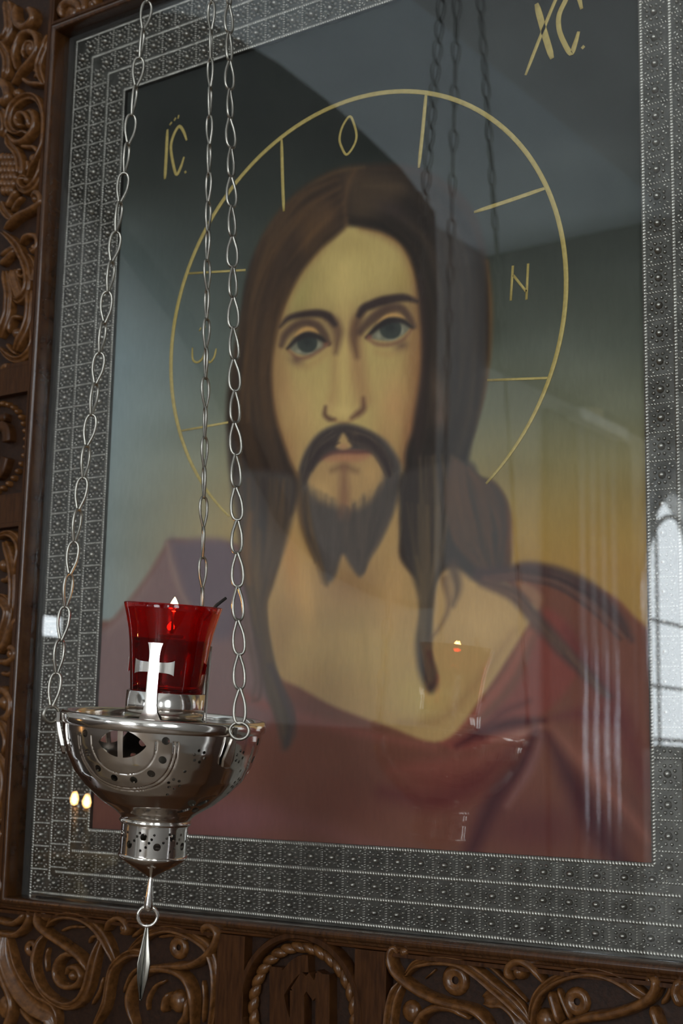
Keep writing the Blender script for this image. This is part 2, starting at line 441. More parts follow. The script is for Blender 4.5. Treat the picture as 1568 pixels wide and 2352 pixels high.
    p.blob(640, 850, 26, 110, (124, 90, 60), .55)
    p.blob(948, 820, 26, 110, (120, 82, 54), .6)
    p.blob(690, 1040, 34, 50, (146, 112, 74), .5, 20)
    p.blob(890, 1020, 30, 50, (140, 102, 68), .55, -20)
    p.blob(800, 560, 60, 26, (140, 120, 74), .45)
    p.blob(722, 640, 30, 40, (140, 122, 76), .4, 20)
    p.blob(790, 660, 40, 40, (168, 148, 94), .5)
    # nose
    p.poly([(790, 700), (812, 705), (816, 800), (822, 880), (836, 940), (826, 958), (800, 968), (770, 962), (750, 950), (752, 925), (768, 890), (776, 800), (778, 720)], (158, 130, 84), 10, .5)
    p.stroke([(808, 740), (816, 800), (822, 860), (832, 915)], (10, 13, 13, 10), (132, 98, 66), 14, .6)
    p.stroke([(764, 770), (768, 830), (766, 890), (758, 930)], (6, 7, 7, 5), (138, 106, 70), 12, .55)
    p.stroke([(790, 620), (790, 720), (789, 800), (788, 880), (790, 940)], (14, 12, 10, 10, 13), (170, 147, 93), 10, .6)
    p.stroke([(820, 770), (828, 850), (842, 920)], (6, 12, 10), (140, 106, 72), 14, .6)
    p.blob(788, 945, 20, 15, (174, 150, 96), .8)
    p.blob(756, 935, 9, 13, (164, 138, 92), .7)
    p.stroke([(747, 935), (746, 952), (756, 962), (768, 964)], (3, 5, 6, 4), (74, 52, 44), 4.5, .85)
    p.stroke([(834, 915), (834, 938), (822, 950), (808, 960)], (3, 7, 7, 4), (84, 58, 48), 5.5, .85)
    p.stroke([(770, 966), (790, 972), (806, 966)], (2, 4, 2), (132, 96, 62), 5, .6)
    # eye sockets and brows
    C_ = lambda pts: [(600 + x / 3.92, 640 + y / 3.92) for x, y in pts]
    dk, dk2, md = (46, 36, 36), (62, 46, 42), (104, 78, 56)
    for eye in (0, 1):
        if eye == 0:
            p.blob(700, 752, 66, 38, md, .75, -10)
            p.stroke(C_([(600, 345), (655, 400), (688, 480), (682, 570), (668, 660)]), (9, 13, 12, 8, 4), (82, 60, 48), 8, .85)
            p.stroke(C_([(180, 600), (215, 510), (300, 430), (400, 395), (500, 425), (570, 510), (610, 580)]), (6, 8, 8, 8, 9, 9, 5), dk2, 5, .8)
            p.stroke(C_([(165, 435), (250, 355), (380, 322), (520, 314), (605, 345), (660, 410)]), (2, 6, 8, 9, 9, 6), dk, 4.5, .96)
            lid = [(300, 520), (340, 465), (410, 435), (480, 450), (510, 500), (430, 488), (360, 510)]
            ball = [(255, 625), (320, 545), (420, 505), (520, 530), (600, 590), (540, 640), (430, 690), (330, 675)]
            ic, ir, lash = (412, 578), (23, 22.5), [(235, 630), (320, 545), (420, 503), (520, 528), (605, 592)]
            low = [(250, 650), (325, 715), (420, 705), (530, 645), (605, 585)]
            wh = [((520, 600), 6, 9), ((340, 655), 10, 5), ((440, 672), 12, 4)]
            car = (580, 592)
        else:
            p.blob(892, 722, 72, 42, md, .75, -10)
            p.stroke(C_([(900, 300), (862, 400), (842, 490), (835, 570), (860, 700)]), (8, 12, 13, 9, 4), (80, 58, 46), 8, .85)
            p.stroke(C_([(890, 480), (990, 370), (1110, 285), (1240, 262), (1320, 340), (1370, 430)]), (7, 10, 10, 9, 8, 6), dk2, 5, .8)
            p.stroke(C_([(880, 330), (920, 270), (980, 240), (1100, 200), (1280, 172), (1400, 205)]), (6, 9, 10, 11, 9, 4), dk, 4.5, .96)
            lid = [(1050, 395), (1110, 335), (1190, 312), (1260, 330), (1285, 365), (1190, 360), (1110, 375)]
            ball = [(950, 525), (1040, 445), (1150, 385), (1270, 385), (1340, 430), (1270, 510), (1160, 560), (1040, 550)]
            ic, ir, lash = (1162, 452), (25, 23.5), [(945, 530), (1040, 440), (1150, 378), (1265, 380), (1355, 440)]
            low = [(960, 545), (1050, 590), (1170, 590), (1280, 545), (1350, 460)]
            wh = [((1055, 515), 6, 9), ((1262, 470), 6, 10), ((1170, 545), 14, 4)]
            car = (970, 525)
        p.poly(C_(lid), (166, 128, 78), 3.5, .95)
        p.poly(C_(ball), (96, 94, 80), 3, .96)
        for (wx, wy), rx, ry in wh: p.blob(600 + wx / 3.92, 640 + wy / 3.92, rx, ry, (126, 124, 106), .85)
        cx, cy = C_([ic])[0]
        p.poly([(cx + ir[0] * math.cos(a), cy + ir[1] * math.sin(a)) for a in np.linspace(0, 6.28, 12, endpoint=False)], (50, 53, 50), 2.5, .97)
        p.blob(cx, cy - 3, 13, 11, (38, 40, 39), .75)
        p.stroke(C_(lash), (3, 6, 7, 6, 3), (38, 33, 34), 3.5, .95)
        p.blob(600 + car[0] / 3.92, 640 + car[1] / 3.92, 7, 6, (110, 66, 52), .75)
        p.stroke(C_(low), (3, 5, 5, 4, 2), (108, 76, 60), 4, .8)
        bx, by = C_([(320, 745), (1260, 610)][eye:eye + 1])[0]
        p.blob(bx, by, 18, 11, (80, 58, 52), .65, 25 if eye == 0 else -25)
        q = C_([[(330, 790), (430, 780), (540, 710), (620, 630)], [(1040, 660), (1160, 680), (1260, 650)]][eye])
        p.stroke(q, (5, 8, 8, 3), (148, 118, 76), 8, .6)
    p.blob(794, 700, 9, 34, (160, 138, 88), .6)
    # mouth and moustache
    beard = (68, 62, 59)  # beard paint lightened to carry haze mirrored in the glass
    p.poly([(688, 1078), (680, 1130), (690, 1200), (712, 1262), (738, 1300), (748, 1338), (768, 1325), (786, 1276), (805, 1300), (828, 1324), (846, 1285), (872, 1245), (906, 1170), (922, 1080), (900, 1030), (868, 1000), (800, 975), (740, 990), (705, 1030)], beard, 7)
    p.poly([(742, 1052), (780, 1042), (830, 1040), (866, 1046), (882, 1082), (872, 1120), (846, 1155), (815, 1172), (775, 1168), (735, 1150), (706, 1118), (714, 1080)], (150, 120, 80), 9, .95)
    p.blob(738, 1125, 22, 26, (162, 132, 88), .7)
    p.blob(852, 1085, 16, 26, (160, 128, 84), .7)
    p.poly([(742, 1054), (770, 1042), (800, 1036), (850, 1040), (835, 1056), (800, 1062), (765, 1060)], (142, 96, 72), 7, .75)
    p.stroke([(730, 1056), (760, 1040), (790, 1037), (825, 1038), (856, 1036)], (3, 4, 4, 4, 3), (80, 48, 48), 5, .85)
    p.stroke([(762, 1080), (790, 1072), (818, 1082)], (4, 9, 4), (98, 74, 56), 8, .75)
    p.stroke([(790, 1075), (790, 1120), (790, 1180)], (7, 11, 15), (106, 76, 60), 9, .75)
    p.poly([(790, 975), (830, 985), (862, 1002), (885, 1030), (905, 1070), (890, 1090), (868, 1050), (840, 1030), (808, 1026), (788, 1030), (765, 1032), (738, 1050), (712, 1085), (694, 1110), (690, 1078), (708, 1035), (735, 1000), (762, 982)], (54, 46, 44), 8)
    p.poly([(788, 996), (800, 1012), (806, 1026), (788, 1032), (772, 1026), (778, 1010)], (160, 130, 84), 5, .9)
    p.blob(788, 1026, 12, 7, (146, 104, 80), .6)
    p.blob(815, 1000, 9, 8, (96, 76, 58), .6)
    p.hair([(760, 988), (720, 1020), (700, 1070), (690, 1120)], [(780, 1020), (745, 1035), (715, 1080), (700, 1110)], 26, [(48, 40, 40), (76, 66, 58)], (2, 4), (.2, .45), 3, 4)
    p.hair([(800, 985), (850, 1005), (885, 1045), (902, 1090)], [(805, 1020), (850, 1036), (870, 1060), (888, 1095)], 26, [(48, 40, 40), (76, 64, 56)], (2, 4), (.2, .45), 3, 4)
    p.hair([(695, 1110), (700, 1180), (730, 1260), (748, 1325)], [(800, 1170), (795, 1210), (785, 1250), (768, 1310)], 60, [(58, 53, 52), (82, 75, 70), (70, 63, 60)], (3, 6), (.1, .3), 6, 6)
    p.hair([(790, 1170), (792, 1210), (800, 1260), (822, 1310)], [(915, 1090), (900, 1160), (872, 1230), (835, 1310)], 60, [(58, 53, 52), (84, 74, 66), (70, 63, 59)], (3, 6), (.1, .3), 6, 6)
    p.hair([(690, 1130), (700, 1210), (725, 1290), (740, 1345)], [(705, 1130), (715, 1210), (735, 1290), (752, 1345)], 16, [(90, 72, 50), (58, 48, 44)], (2, 4), (.2, .4), 4, 6)
    p.stroke([(683, 1090), (686, 1150), (695, 1220), (715, 1275)], (4, 6, 6, 3), (96, 70, 42), 7, .55)
    # hair over the brow and temples
    p.poly([(796, 512), (772, 540), (728, 578), (684, 635), (648, 710), (630, 780), (622, 860), (632, 960), (662, 1050), (684, 1110), (668, 1180), (640, 1160), (600, 1060), (565, 960), (556, 800), (560, 680), (590, 570), (650, 480), (730, 420), (795, 440)], hair, 8, .97)
    p.poly([(796, 512), (830, 520), (885, 534), (930, 566), (954, 625), (966, 700), (972, 800), (968, 880), (950, 980), (930, 1060), (960, 1200), (1040, 1200), (1085, 1000), (1110, 850), (1110, 640), (1060, 480), (960, 410), (850, 400), (800, 440)], (33, 27, 25), 8, .97)
    p.hair([(795, 505), (735, 560), (670, 640), (630, 740), (612, 860), (630, 980), (655, 1080)], [(770, 400), (680, 450), (610, 550), (570, 680), (545, 830), (530, 960), (545, 1090)], 150, [(34, 27, 25), (70, 52, 36), (56, 42, 33), (84, 60, 38)], (3, 8), (.15, .4), 6, 8)
    p.hair([(800, 505), (880, 525), (945, 590), (975, 720), (980, 850), (965, 980), (950, 1100)], [(850, 390), (960, 400), (1060, 480), (1105, 620), (1110, 780), (1095, 930), (1060, 1060)], 150, [(26, 22, 21), (46, 38, 33), (36, 30, 27), (56, 45, 36)], (3, 8), (.15, .4), 6, 8)
    p.poly([(790, 400), (850, 395), (930, 420), (900, 470), (840, 500), (805, 490), (790, 450)], (82, 64, 46), 20, .5)
    p.poly([(690, 520), (720, 480), (760, 470), (770, 510), (735, 550), (700, 580)], (92, 66, 42), 18, .5)
    p.stroke([(795, 512), (792, 470), (800, 420), (815, 392)], (3, 4, 3, 2), (92, 66, 44), 7, .5)
    p.blob(900, 480, 40, 20, (50, 40, 38), .6, 20)
    p.poly([(958, 640), (975, 660), (985, 800), (975, 980), (958, 1060), (950, 960), (968, 820)], (48, 36, 33), 9, .6)
    # ear shape in shadow of the hair on the right
    p.blob(1008, 900, 18, 50, (92, 72, 56), .5, -8)
    p.blob(1010, 960, 16, 28, (104, 76, 58), .4)
    # hair falling on the shoulders
    p.poly([(540, 1090), (660, 1090), (680, 1140), (660, 1230), (640, 1290), (612, 1345), (608, 1430), (618, 1500), (640, 1560), (668, 1640), (670, 1700), (650, 1720), (640, 1660), (610, 1590), (590, 1500), (575, 1400), (560, 1300), (545, 1200)], (60, 53, 50), 9)  # left lock lightened as well, glass haze painted into its colour
    p.hair([(540, 1100), (548, 1220), (566, 1330), (585, 1440), (610, 1560), (645, 1700)], [(668, 1100), (655, 1220), (625, 1320), (606, 1400), (625, 1520), (668, 1670)], 70, [(48, 42, 42), (80, 66, 54), (96, 74, 50)], (3, 6), (.15, .4), 5, 6)
    p.stroke([(575, 1180), (565, 1260), (572, 1340)], (3, 8, 4), (120, 82, 50), 8, .5)
    p.stroke([(590, 1470), (600, 1540), (596, 1600), (580, 1610)], (7, 6, 4, 2), (70, 56, 52), 5, .75)
    p.stroke([(560, 1410), (575, 1490), (588, 1560), (580, 1600)], (6, 7, 5, 2), (76, 62, 54), 6, .7)
    p.stroke([(620, 1530), (650, 1600), (668, 1650), (660, 1710)], (7, 8, 6, 2), (62, 52, 52), 5, .8)
    p.stroke([(645, 1580), (672, 1630), (676, 1690)], (4, 5, 2), (66, 54, 52), 5, .7)
    p.poly([(925, 1090), (1070, 1060), (1100, 1100), (1135, 1115), (1160, 1160), (1160, 1250), (1150, 1330), (1090, 1332), (1035, 1296), (1000, 1330), (990, 1400), (984, 1460), (986, 1520), (1004, 1570), (985, 1590), (962, 1540), (956, 1470), (966, 1400), (950, 1330), (925, 1270), (918, 1180)], (50, 44, 42), 9)
    p.hair([(930, 1050), (925, 1160), (940, 1280), (965, 1360), (964, 1470), (980, 1570)], [(1020, 1050), (1030, 1160), (1020, 1270), (990, 1360), (985, 1470), (995, 1560)], 50, [(48, 43, 42), (80, 68, 54), (94, 78, 56)], (3, 6), (.15, .4), 5, 5)
    p.hair([(1040, 1050), (1030, 1150), (1050, 1240), (1100, 1310)], [(1090, 1090), (1140, 1130), (1165, 1210), (1150, 1310)], 50, [(48, 42, 41), (84, 60, 46), (92, 66, 48)], (4, 8), (.15, .4), 6, 6)
    p.stroke([(985, 1500), (1000, 1555), (985, 1580)], (6, 7, 3), (62, 50, 44), 5, .8)
    p.stroke([(1020, 1330), (1030, 1390), (1010, 1440), (985, 1470)], (10, 5, 3, 2), (84, 64, 50), 6, .7)
    p.stroke([(1040, 1300), (1050, 1350), (1040, 1390)], (14, 9, 3), (66, 54, 48), 8, .8)
    p.stroke([(1100, 1320), (1165, 1318), (1215, 1310), (1290, 1325), (1360, 1360), (1420, 1420), (1450, 1470)], (14, 18, 20, 20, 18, 12, 4), (60, 46, 46), 8, .92)
    p.stroke([(1110, 1335), (1180, 1365), (1230, 1420), (1290, 1490), (1350, 1550), (1400, 1600)], (12, 16, 16, 16, 12, 4), (62, 48, 46), 8, .9)
    p.hair([(1110, 1320), (1200, 1310), (1290, 1330), (1370, 1380), (1440, 1460)], [(1110, 1340), (1200, 1330), (1280, 1350), (1350, 1400), (1420, 1470)], 24, [(46, 37, 38), (90, 64, 56)], (2, 5), (.2, .4), 4, 5)
    p.hair([(1110, 1330), (1190, 1365), (1240, 1425), (1300, 1490), (1390, 1590)], [(1120, 1350), (1180, 1375), (1225, 1430), (1290, 1500), (1380, 1600)], 20, [(48, 38, 38), (92, 68, 56)], (2, 5), (.2, .4), 4, 5)
    p.poly([(1185, 1338), (1215, 1342), (1245, 1370), (1235, 1400), (1210, 1372)], (128, 96, 68), 7, .6)
    p.C *= np.array([1.0, .975, .965], np.float32)
    return np.clip(p.C, 0, 255)

PAINT_GAIN = 1.75

# fix-up: things whose meshes are modelled in room coordinates keep them under an empty standing at their base
def obj(name, me, parent=None, label=None, local=False):
    o = bpy.data.objects.new(name, me); COL.objects.link(o)
    if parent is not None:
        o.parent = parent
        if parent.type == 'EMPTY' and not parent.get('_local'):
            o.matrix_parent_inverse = Matrix.Translation(-parent.location)
    if label: o['label'] = label
    return o

# ================================================================= the church behind the viewer (seen mirrored in the glass)
def arch_loop(c, z, w, h, n=14):
    """outline of a round-headed opening in wall coordinates (s, z)"""
    if n == 0: return [(c - w / 2, z), (c + w / 2, z), (c + w / 2, z + h), (c - w / 2, z + h)]
    P = [(c - w / 2, z), (c + w / 2, z), (c + w / 2, z + h)]
    P += [(c + w / 2 * math.cos(a), z + h + w / 2 * math.sin(a)) for a in np.linspace(0, math.pi, n)[1:-1]]
    P += [(c - w / 2, z + h)]
    return P
def wall_with_openings(name, s0, s1, z0, z1, openings, place, depth, mat):
    """flat wall with holes; place(s, z, d) gives the room point, d is depth into the wall"""
    bm = bmesh.new()
    loops = [[(s0, z0), (s1, z0), (s1, z1), (s0, z1)]] + [arch_loop(*o) for o in openings]
    edges = []
    for L in loops:
        vs = [bm.verts.new(place(s, z, 0)) for s, z in L]
        edges += [bm.edges.new((vs[i], vs[(i + 1) % len(vs)])) for i in range(len(vs))]
    bmesh.ops.triangle_fill(bm, use_beauty=True, use_dissolve=False, edges=edges)
    for L in loops[1:]:
        a = [bm.verts.new(place(s, z, 0)) for s, z in L]; b2 = [bm.verts.new(place(s, z, depth if len(L) > 4 else .02)) for s, z in L]
        for i in range(len(L)): bm.faces.new((a[i], a[(i + 1) % len(L)], b2[(i + 1) % len(L)], b2[i]))
    me = bpy.data.meshes.new(name); bm.to_mesh(me); bm.free(); me.materials.append(MATS[mat])
    return struct(obj(name, me))
pl_left = lambda s, z, d: (RX0 - d, s, z)
pl_right = lambda s, z, d: (RX1 + d, s, z)
pl_back = lambda s, z, d: (s, RY - d, z)
op = lambda side: [(c, z, w, h) for ws, c, z, w, h in WINDOWS if ws == side]
# a small square light high on the left wall beside the screen
SMALL = at_x(133, 1440, RX0); SMALL_Y, SMALL_Z = -SMALL[1], SMALL[2]
wall_with_openings('wall_left', RY, 0.0, RZ0, RZ1, op('left') + [(SMALL_Y, SMALL_Z - .045, .11, .09, 0)], pl_left, .28, 'plaster')
wall_with_openings('wall_right', RY, 0.0, RZ0, RZ1, op('right'), pl_right, .28, 'plaster')
wall_with_openings('wall_back', RX0, RX1, RZ0, RZ1, op('back'), pl_back, .28, 'plaster')
struct(MB().box(RX0, RX1, RY, .1, RZ0 - .1, RZ0).build('floor', 'floor_stone', smooth=False))
struct(MB().box(RX0, RX1, RY, .1, RZ1, RZ1 + .1).build('ceiling', 'plaster_white', smooth=False))
for i, (side, c, z, w, h) in enumerate(WINDOWS):
    place = dict(left=pl_left, right=pl_right, back=pl_back)[side]
    L = arch_loop(c, z, w, h, 18)
    root = MB()
    # moulded frame following the opening, then glazing bars
    root.tube([place(s, zz, .10) for s, zz in L], .045, 6, closed=True)
    fr_o = struct(root.build('window_%d' % (i + 1), 'window_frame_paint'))
    ins = [(c + (s - c) * .74, z + (zz - z) * .86 + .07) for s, zz in L]
    MB().tube([place(s, zz, .12) for s, zz in ins], .018, 6, closed=True).build('inner_frame', 'window_frame_paint', fr_o)
    for f in (-.22, .22):
        MB().tube([place(c + f * w, z, .12), place(c + f * w, z + h + w * .42, .12)], .012, 6).build('glazing_bar', 'window_frame_paint', fr_o)
    for f in (.38, .78):
        MB().tube([place(c - w / 2, z + f * h, .12), place(c + w / 2, z + f * h, .12)], .012, 6).build('glazing_bar', 'window_frame_paint', fr_o)
    # pale moulded surround standing proud of the wall
    sur = arch_loop(c, z, w * 1.28, h, 18)[1:] + [(c - w * .64, z)]
    MB().tube([place(s, zz, -.01) for s, zz in sur], .08, 10).build('surround', 'pale_lacquer', fr_o)
# pale upper wall above the dark gallery slabs, dark panelled dado below
def lw(u, v, off=0.0):
    """left-wall point whose mirror image stands at a picture position"""
    q = at_x(u, v, RX0); return (-q[1], q[2])
zd = lw(700, 1666)[1]
struct(MB().box(RX0, RX0 + .03, WLC + .98, -.02, RZ0, zd).build('baseboard_left', 'dado_wood', smooth=False), 'dark wooden dado')
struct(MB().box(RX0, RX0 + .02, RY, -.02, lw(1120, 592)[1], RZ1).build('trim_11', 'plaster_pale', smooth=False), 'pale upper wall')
struct(MB().tube([pl_left(q, z, .01) for q, z in arch_loop(SMALL_Y, SMALL_Z - .045, .11, .09, 0)], .012, 6, closed=True).build('window_5', 'window_frame_paint'))
# fluted pilaster, cornices and dark gallery slabs on the left wall, shaped to block mirrored haze
y0p, y1p = lw(1300, 1400)[0], lw(1398, 1400)[0]
zt = lw(1345, 985)[1]
p_o = struct(MB().box(RX0, RX0 + .05, y1p - .3, y0p + .3, RZ0, zt).build('trim_1', 'dark_beam', smooth=False))
for k in range(4):
    yy = y0p + (y1p - y0p) * (k + .5) / 4
    MB().tube([(RX0 + .07, yy, RZ0), (RX0 + .07, yy, zt - .05)], .040, 8).build('flute', 'pale_lacquer', p_o)
MB().box(RX0, RX0 + .14, y1p - .05, y0p + .05, zt - .02, zt + .05).build('capital', 'plaster_white', p_o, smooth=False)
sx = lw(1345, 920)
me = MB().sphere((RX0 + .06, sx[0], sx[1]), .20, 14, 10, (.3, .55, 1)).build('gilt_ornament', 'brass', p_o)
for k, (uv, rr) in enumerate((((1400, 960), .035), ((1330, 612), .035), ((1420, 830), .02))):
    zc = lw(*uv)[1]
    struct(MB().box(RX0, RX0 + rr * 2, RY, lw(*uv)[0] if k else lw(1372, 960)[0], zc - rr, zc + rr).build('trim_%d' % (2 + k), 'plaster_white', smooth=False))
for nm, px in (('trim_5', ((180, 40), (420, 60), (600, 165), (740, 270), (880, 400), (960, 500), (965, 700), (962, 900), (955, 1400), (860, 1370), (740, 1310), (640, 1200), (550, 1020), (480, 880), (400, 740), (290, 590), (150, 430))),
               ('trim_12', ((1120, 592), (1330, 545), (1640, 480), (1640, 1085), (1400, 972), (1260, 905), (1122, 845)))):
    band = [lw(*q) for q in px]
    g = MB(); n = len(band)
    g.add([(RX0 + .12, y, z) for y, z in band] + [(RX0, y, z) for y, z in band], [tuple(range(n))] + [(i, (i + 1) % n, (i + 1) % n + n, i + n) for i in range(n)])
    struct(g.build(nm, 'dark_beam', smooth=False), 'dark slab for the gallery arch, shaped to block mirrored haze')

# ================================================================= the carved wooden screen
PW, PH = 0.7567, 1.0          # painting opening, lower left corner at the origin
BX = 0.1186                   # wood opening beyond the painting, sides
BT, BB = 0.114, 0.090         # above and below
YF = -0.027                   # front face of the woodwork
YG = -0.013                   # sunk ground of the carving
SX0, SX1, SZ0, SZ1 = -0.62, 1.42, -0.62, 1.62
X0, X1, Z0, Z1 = -BX, PW + BX, -BB, PH + BT
struct(MB().box(RX0, RX1, .012, .10, RZ0, RZ1).build('wall_front', 'wood_flat', smooth=False))
def strip(x0, x1, z0, z1, mat, y=YF, r=.003):
    """board with eased front edges"""
    m = MB()
    pr = [(0, 0.012), (0, y + r), (r * .3, y + r * .3), (r, y)]
    vs = []
    for off, yy in pr:
        vs += [(x0 + off, yy, z0 + off), (x1 - off, yy, z0 + off), (x1 - off, yy, z1 - off), (x0 + off, yy, z1 - off)]
    fs = []
    for k in range(len(pr) - 1):
        for i in range(4): fs.append((k * 4 + i, k * 4 + (i + 1) % 4, k * 4 + 4 + (i + 1) % 4, k * 4 + 4 + i))
    k = (len(pr) - 1) * 4; fs.append((k, k + 1, k + 2, k + 3))
    return m.add(vs, fs)
MO = .0125   # width of the moulding round the icon
# mouldings with mitred corners round the opening: inner reveal, rounded arris, bead, outer fillet
def moulding(name, a, b, inward, mat):
    """a, b: opening corners; profile sweeps outward from the opening"""
    prof = [(0, .012), (0, YF + .004), (.0012, YF - .0005), (.0035, YF - .003), (.0065, YF - .0035), (.009, YF - .002), (.0105, YF + .001), (MO, YF + .0015), (MO, .012)]
    d = np.array(b) - np.array(a); L = np.linalg.norm(d); d = d / L
    o_ = -np.array(inward)
    vs = []
    for off, y in prof:
        p0 = np.array(a) + o_ * off - d * off; p1 = np.array(b) + o_ * off + d * off
        vs += [(p0[0], y, p0[1]), (p1[0], y, p1[1])]
    fs = [(2 * i, 2 * i + 1, 2 * i + 3, 2 * i + 2) for i in range(len(prof) - 1)]
    fs += [tuple(range(0, 2 * len(prof), 2)), tuple(range(1, 2 * len(prof), 2))]
    o = MB().add(vs, fs).build(name, mat, sharp=50)
    return struct(o)
moulding('trim_6', (X0, Z0), (X0, Z1), (1, 0), 'wood_moulding')
moulding('trim_7', (X1, Z0), (X1, Z1), (-1, 0), 'wood_moulding')
moulding('trim_8', (X0, Z1), (X1, Z1), (0, -1), 'wood_moulding')
moulding('trim_9', (X0, Z0), (X1, Z0), (0, 1), 'wood_moulding')

PROF = {
    'round': [(-1, 0), (-.97, .38), (-.8, .7), (-.45, .93), (0, 1), (.45, .93), (.8, .7), (.97, .38), (1, 0)],
    'strap': [(-1, 0), (-.98, .7), (-.85, .95), (-.62, 1), (-.42, .84), (0, .74), (.42, .84), (.62, 1), (.85, .95), (.98, .7), (1, 0)],
    'hollow': [(-1, 0), (-.97, .85), (-.82, 1), (-.6, .8), (-.25, .5), (.15, .4), (.55, .55), (.85, .85), (.97, .75), (1, 0)],
    'flat': [(-1, 0), (-1, .85), (-.93, 1), (.93, 1), (1, .85), (1, 0)],
    'twoline': [(-1, 0), (-.9, .8), (-.55, 1), (-.25, .75), (0, .3), (.25, .65), (.5, .75), (.8, .55), (1, 0)],
}
def rib_mb(P, w, h, ground, prof='round', taper=(.45, .45), mb=None, n=7, smooth=True, closed=False):
    """raised strap along a path in the x, z plane"""
    P = spline(P, closed, n) if smooth and len(P) > 2 else np.asarray(P, float)
    m = len(P); pr = PROF[prof]
    vs, fs = [], []
    for i in range(m):
        if closed: t = P[(i + 1) % m] - P[i - 1]
        else: t = P[min(i + 1, m - 1)] - P[max(i - 1, 0)]
        t = t / (np.linalg.norm(t) + 1e-12); nn = np.array([-t[1], t[0]])
        s = i / max(1, m - 1)
        k = 1.0
        if not closed:
            if s < .18: k = taper[0] + (1 - taper[0]) * math.sin(s / .18 * math.pi / 2)
            elif s > .82: k = taper[1] + (1 - taper[1]) * math.sin((1 - s) / .18 * math.pi / 2)
        for a, hh in pr:
            q = P[i] + nn * a * w * k
            vs.append((q[0], ground - hh * h * (.55 + .45 * k), q[1]))
    c = len(pr)
    for i in range(m if closed else m - 1):
        j = (i + 1) % m
        for k in range(c - 1): fs.append((i * c + k, i * c + k + 1, j * c + k + 1, j * c + k))
    if not closed:
        fs.append(tuple(range(c))); fs.append(tuple((m - 1) * c + k for k in range(c)))
    return (mb or MB()).add(vs, fs)
def to_panel(crop, pts, y=-.024):
    ox, oy, s = crop
    return [(lambda q: (q[0], q[2]))(at(ox + a / s, oy + b / s, y)) for a, b in pts]
def carve(panel, crop, items):
    for it in items:
        kind = it[0]
        if kind == 'ball':
            _, (a, b), r, h = it
            q = to_panel(crop, [(a, b)])[0]
            MB().dome((q[0], YG, q[1]), r, r, h, 14, 5).build('boss', 'wood_carved', panel)
        elif kind == 'disc':
            _, (a, b), r, h = it
            q = to_panel(crop, [(a, b)])[0]
            MB().lathe([(r * .25, -h * .5), (r * .55, -h), (r * .85, -h * .9), (r, -h * .4), (r, 0)], 16).build('boss', 'wood_carved', panel)
            o = panel.children[-1] if False else bpy.data.objects[COL.objects[-1].name]
            o.data.transform(Matrix.Translation((q[0], YG, q[1])) @ Matrix.Rotation(math.radians(-90), 4, 'X'))
        else:
            prof, pts, w, h = it[:4]; h *= 1.25
            tp = it[4] if len(it) > 4 else (.45, .45)
            rib_mb(to_panel(crop, pts), w, h, YG, prof, tp).build('leaf' if prof == 'hollow' else 'scroll', 'wood_carved', panel)
def panel_thing(label, x0, x1, z0, z1, border=.006, mat='wood_flat'):
    """sunk ground framed by narrow flat fillets"""
    t = empty('carved_panel', ((x0 + x1) / 2, YG, z0)); tag(t, label, 'carved panel', 'carved panels of the screen')
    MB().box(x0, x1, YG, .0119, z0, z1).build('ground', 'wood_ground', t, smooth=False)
    for a, b, c, d in ((x0, x0 + border, z0, z1), (x1 - border, x1, z0, z1), (x0 + border, x1 - border, z0, z0 + border), (x0 + border, x1 - border, z1 - border, z1)):
        MB().box(a, b, YF, YG + .0002, c, d).build('fillet', mat, t, smooth=False)
    return t
P1 = (0, 0, 1.0)
XL = X0 - MO
zA = at(60, 838, YF)[2]; zB = at(50, 1197, YF)[2]      # flat block with the round medallion between the two carved lengths
# ---- left post, upper length
up = panel_thing('carved brown wood panel with vine scrolls left of the icon, above the round medallion', SX0 + .25, XL, zA, Z1 + .3)
C1, C2, C3 = (0, 0, 4.9), (0, 200, 6.917), (0, 500, 6.53)
carve(up, C1, [
    ('twoline', [(60, 0), (85, 100), (100, 250), (90, 340), (40, 430), (-40, 450)], .009, .013),
    ('round', [(180, 60), (170, 180), (200, 270), (270, 310), (340, 270), (380, 200), (350, 120), (300, 110)], .007, .015),
    ('round', [(130, 940), (230, 800), (330, 690), (400, 580), (415, 470), (385, 385), (320, 355), (230, 400), (170, 530), (152, 640), (175, 780)], .0055, .013),
    ('ball', (310, 530), .012, .012), 
    ('round', [(255, 640), (245, 560), (290, 470), (360, 480), (370, 560)], .0035, .010),
    ('twoline', [(540, 390), (515, 520), (475, 620), (442, 720), (448, 820), (485, 945)], .0055, .014),
    ('round', [(490, 945), (400, 940), (320, 930), (240, 875)], .0045, .012),
    ('twoline', [(-60, 440), (10, 520), (60, 610), (75, 700), (68, 800), (30, 880)], .007, .013),
    ('round', [(-40, 890), (40, 950), (80, 1060), (55, 1130), (-30, 1150)], .008, .014),
    ('ball', (172, 1040), .009, .013),
    ('round', [(340, 760), (380, 800), (350, 860)], .003, .006),
])
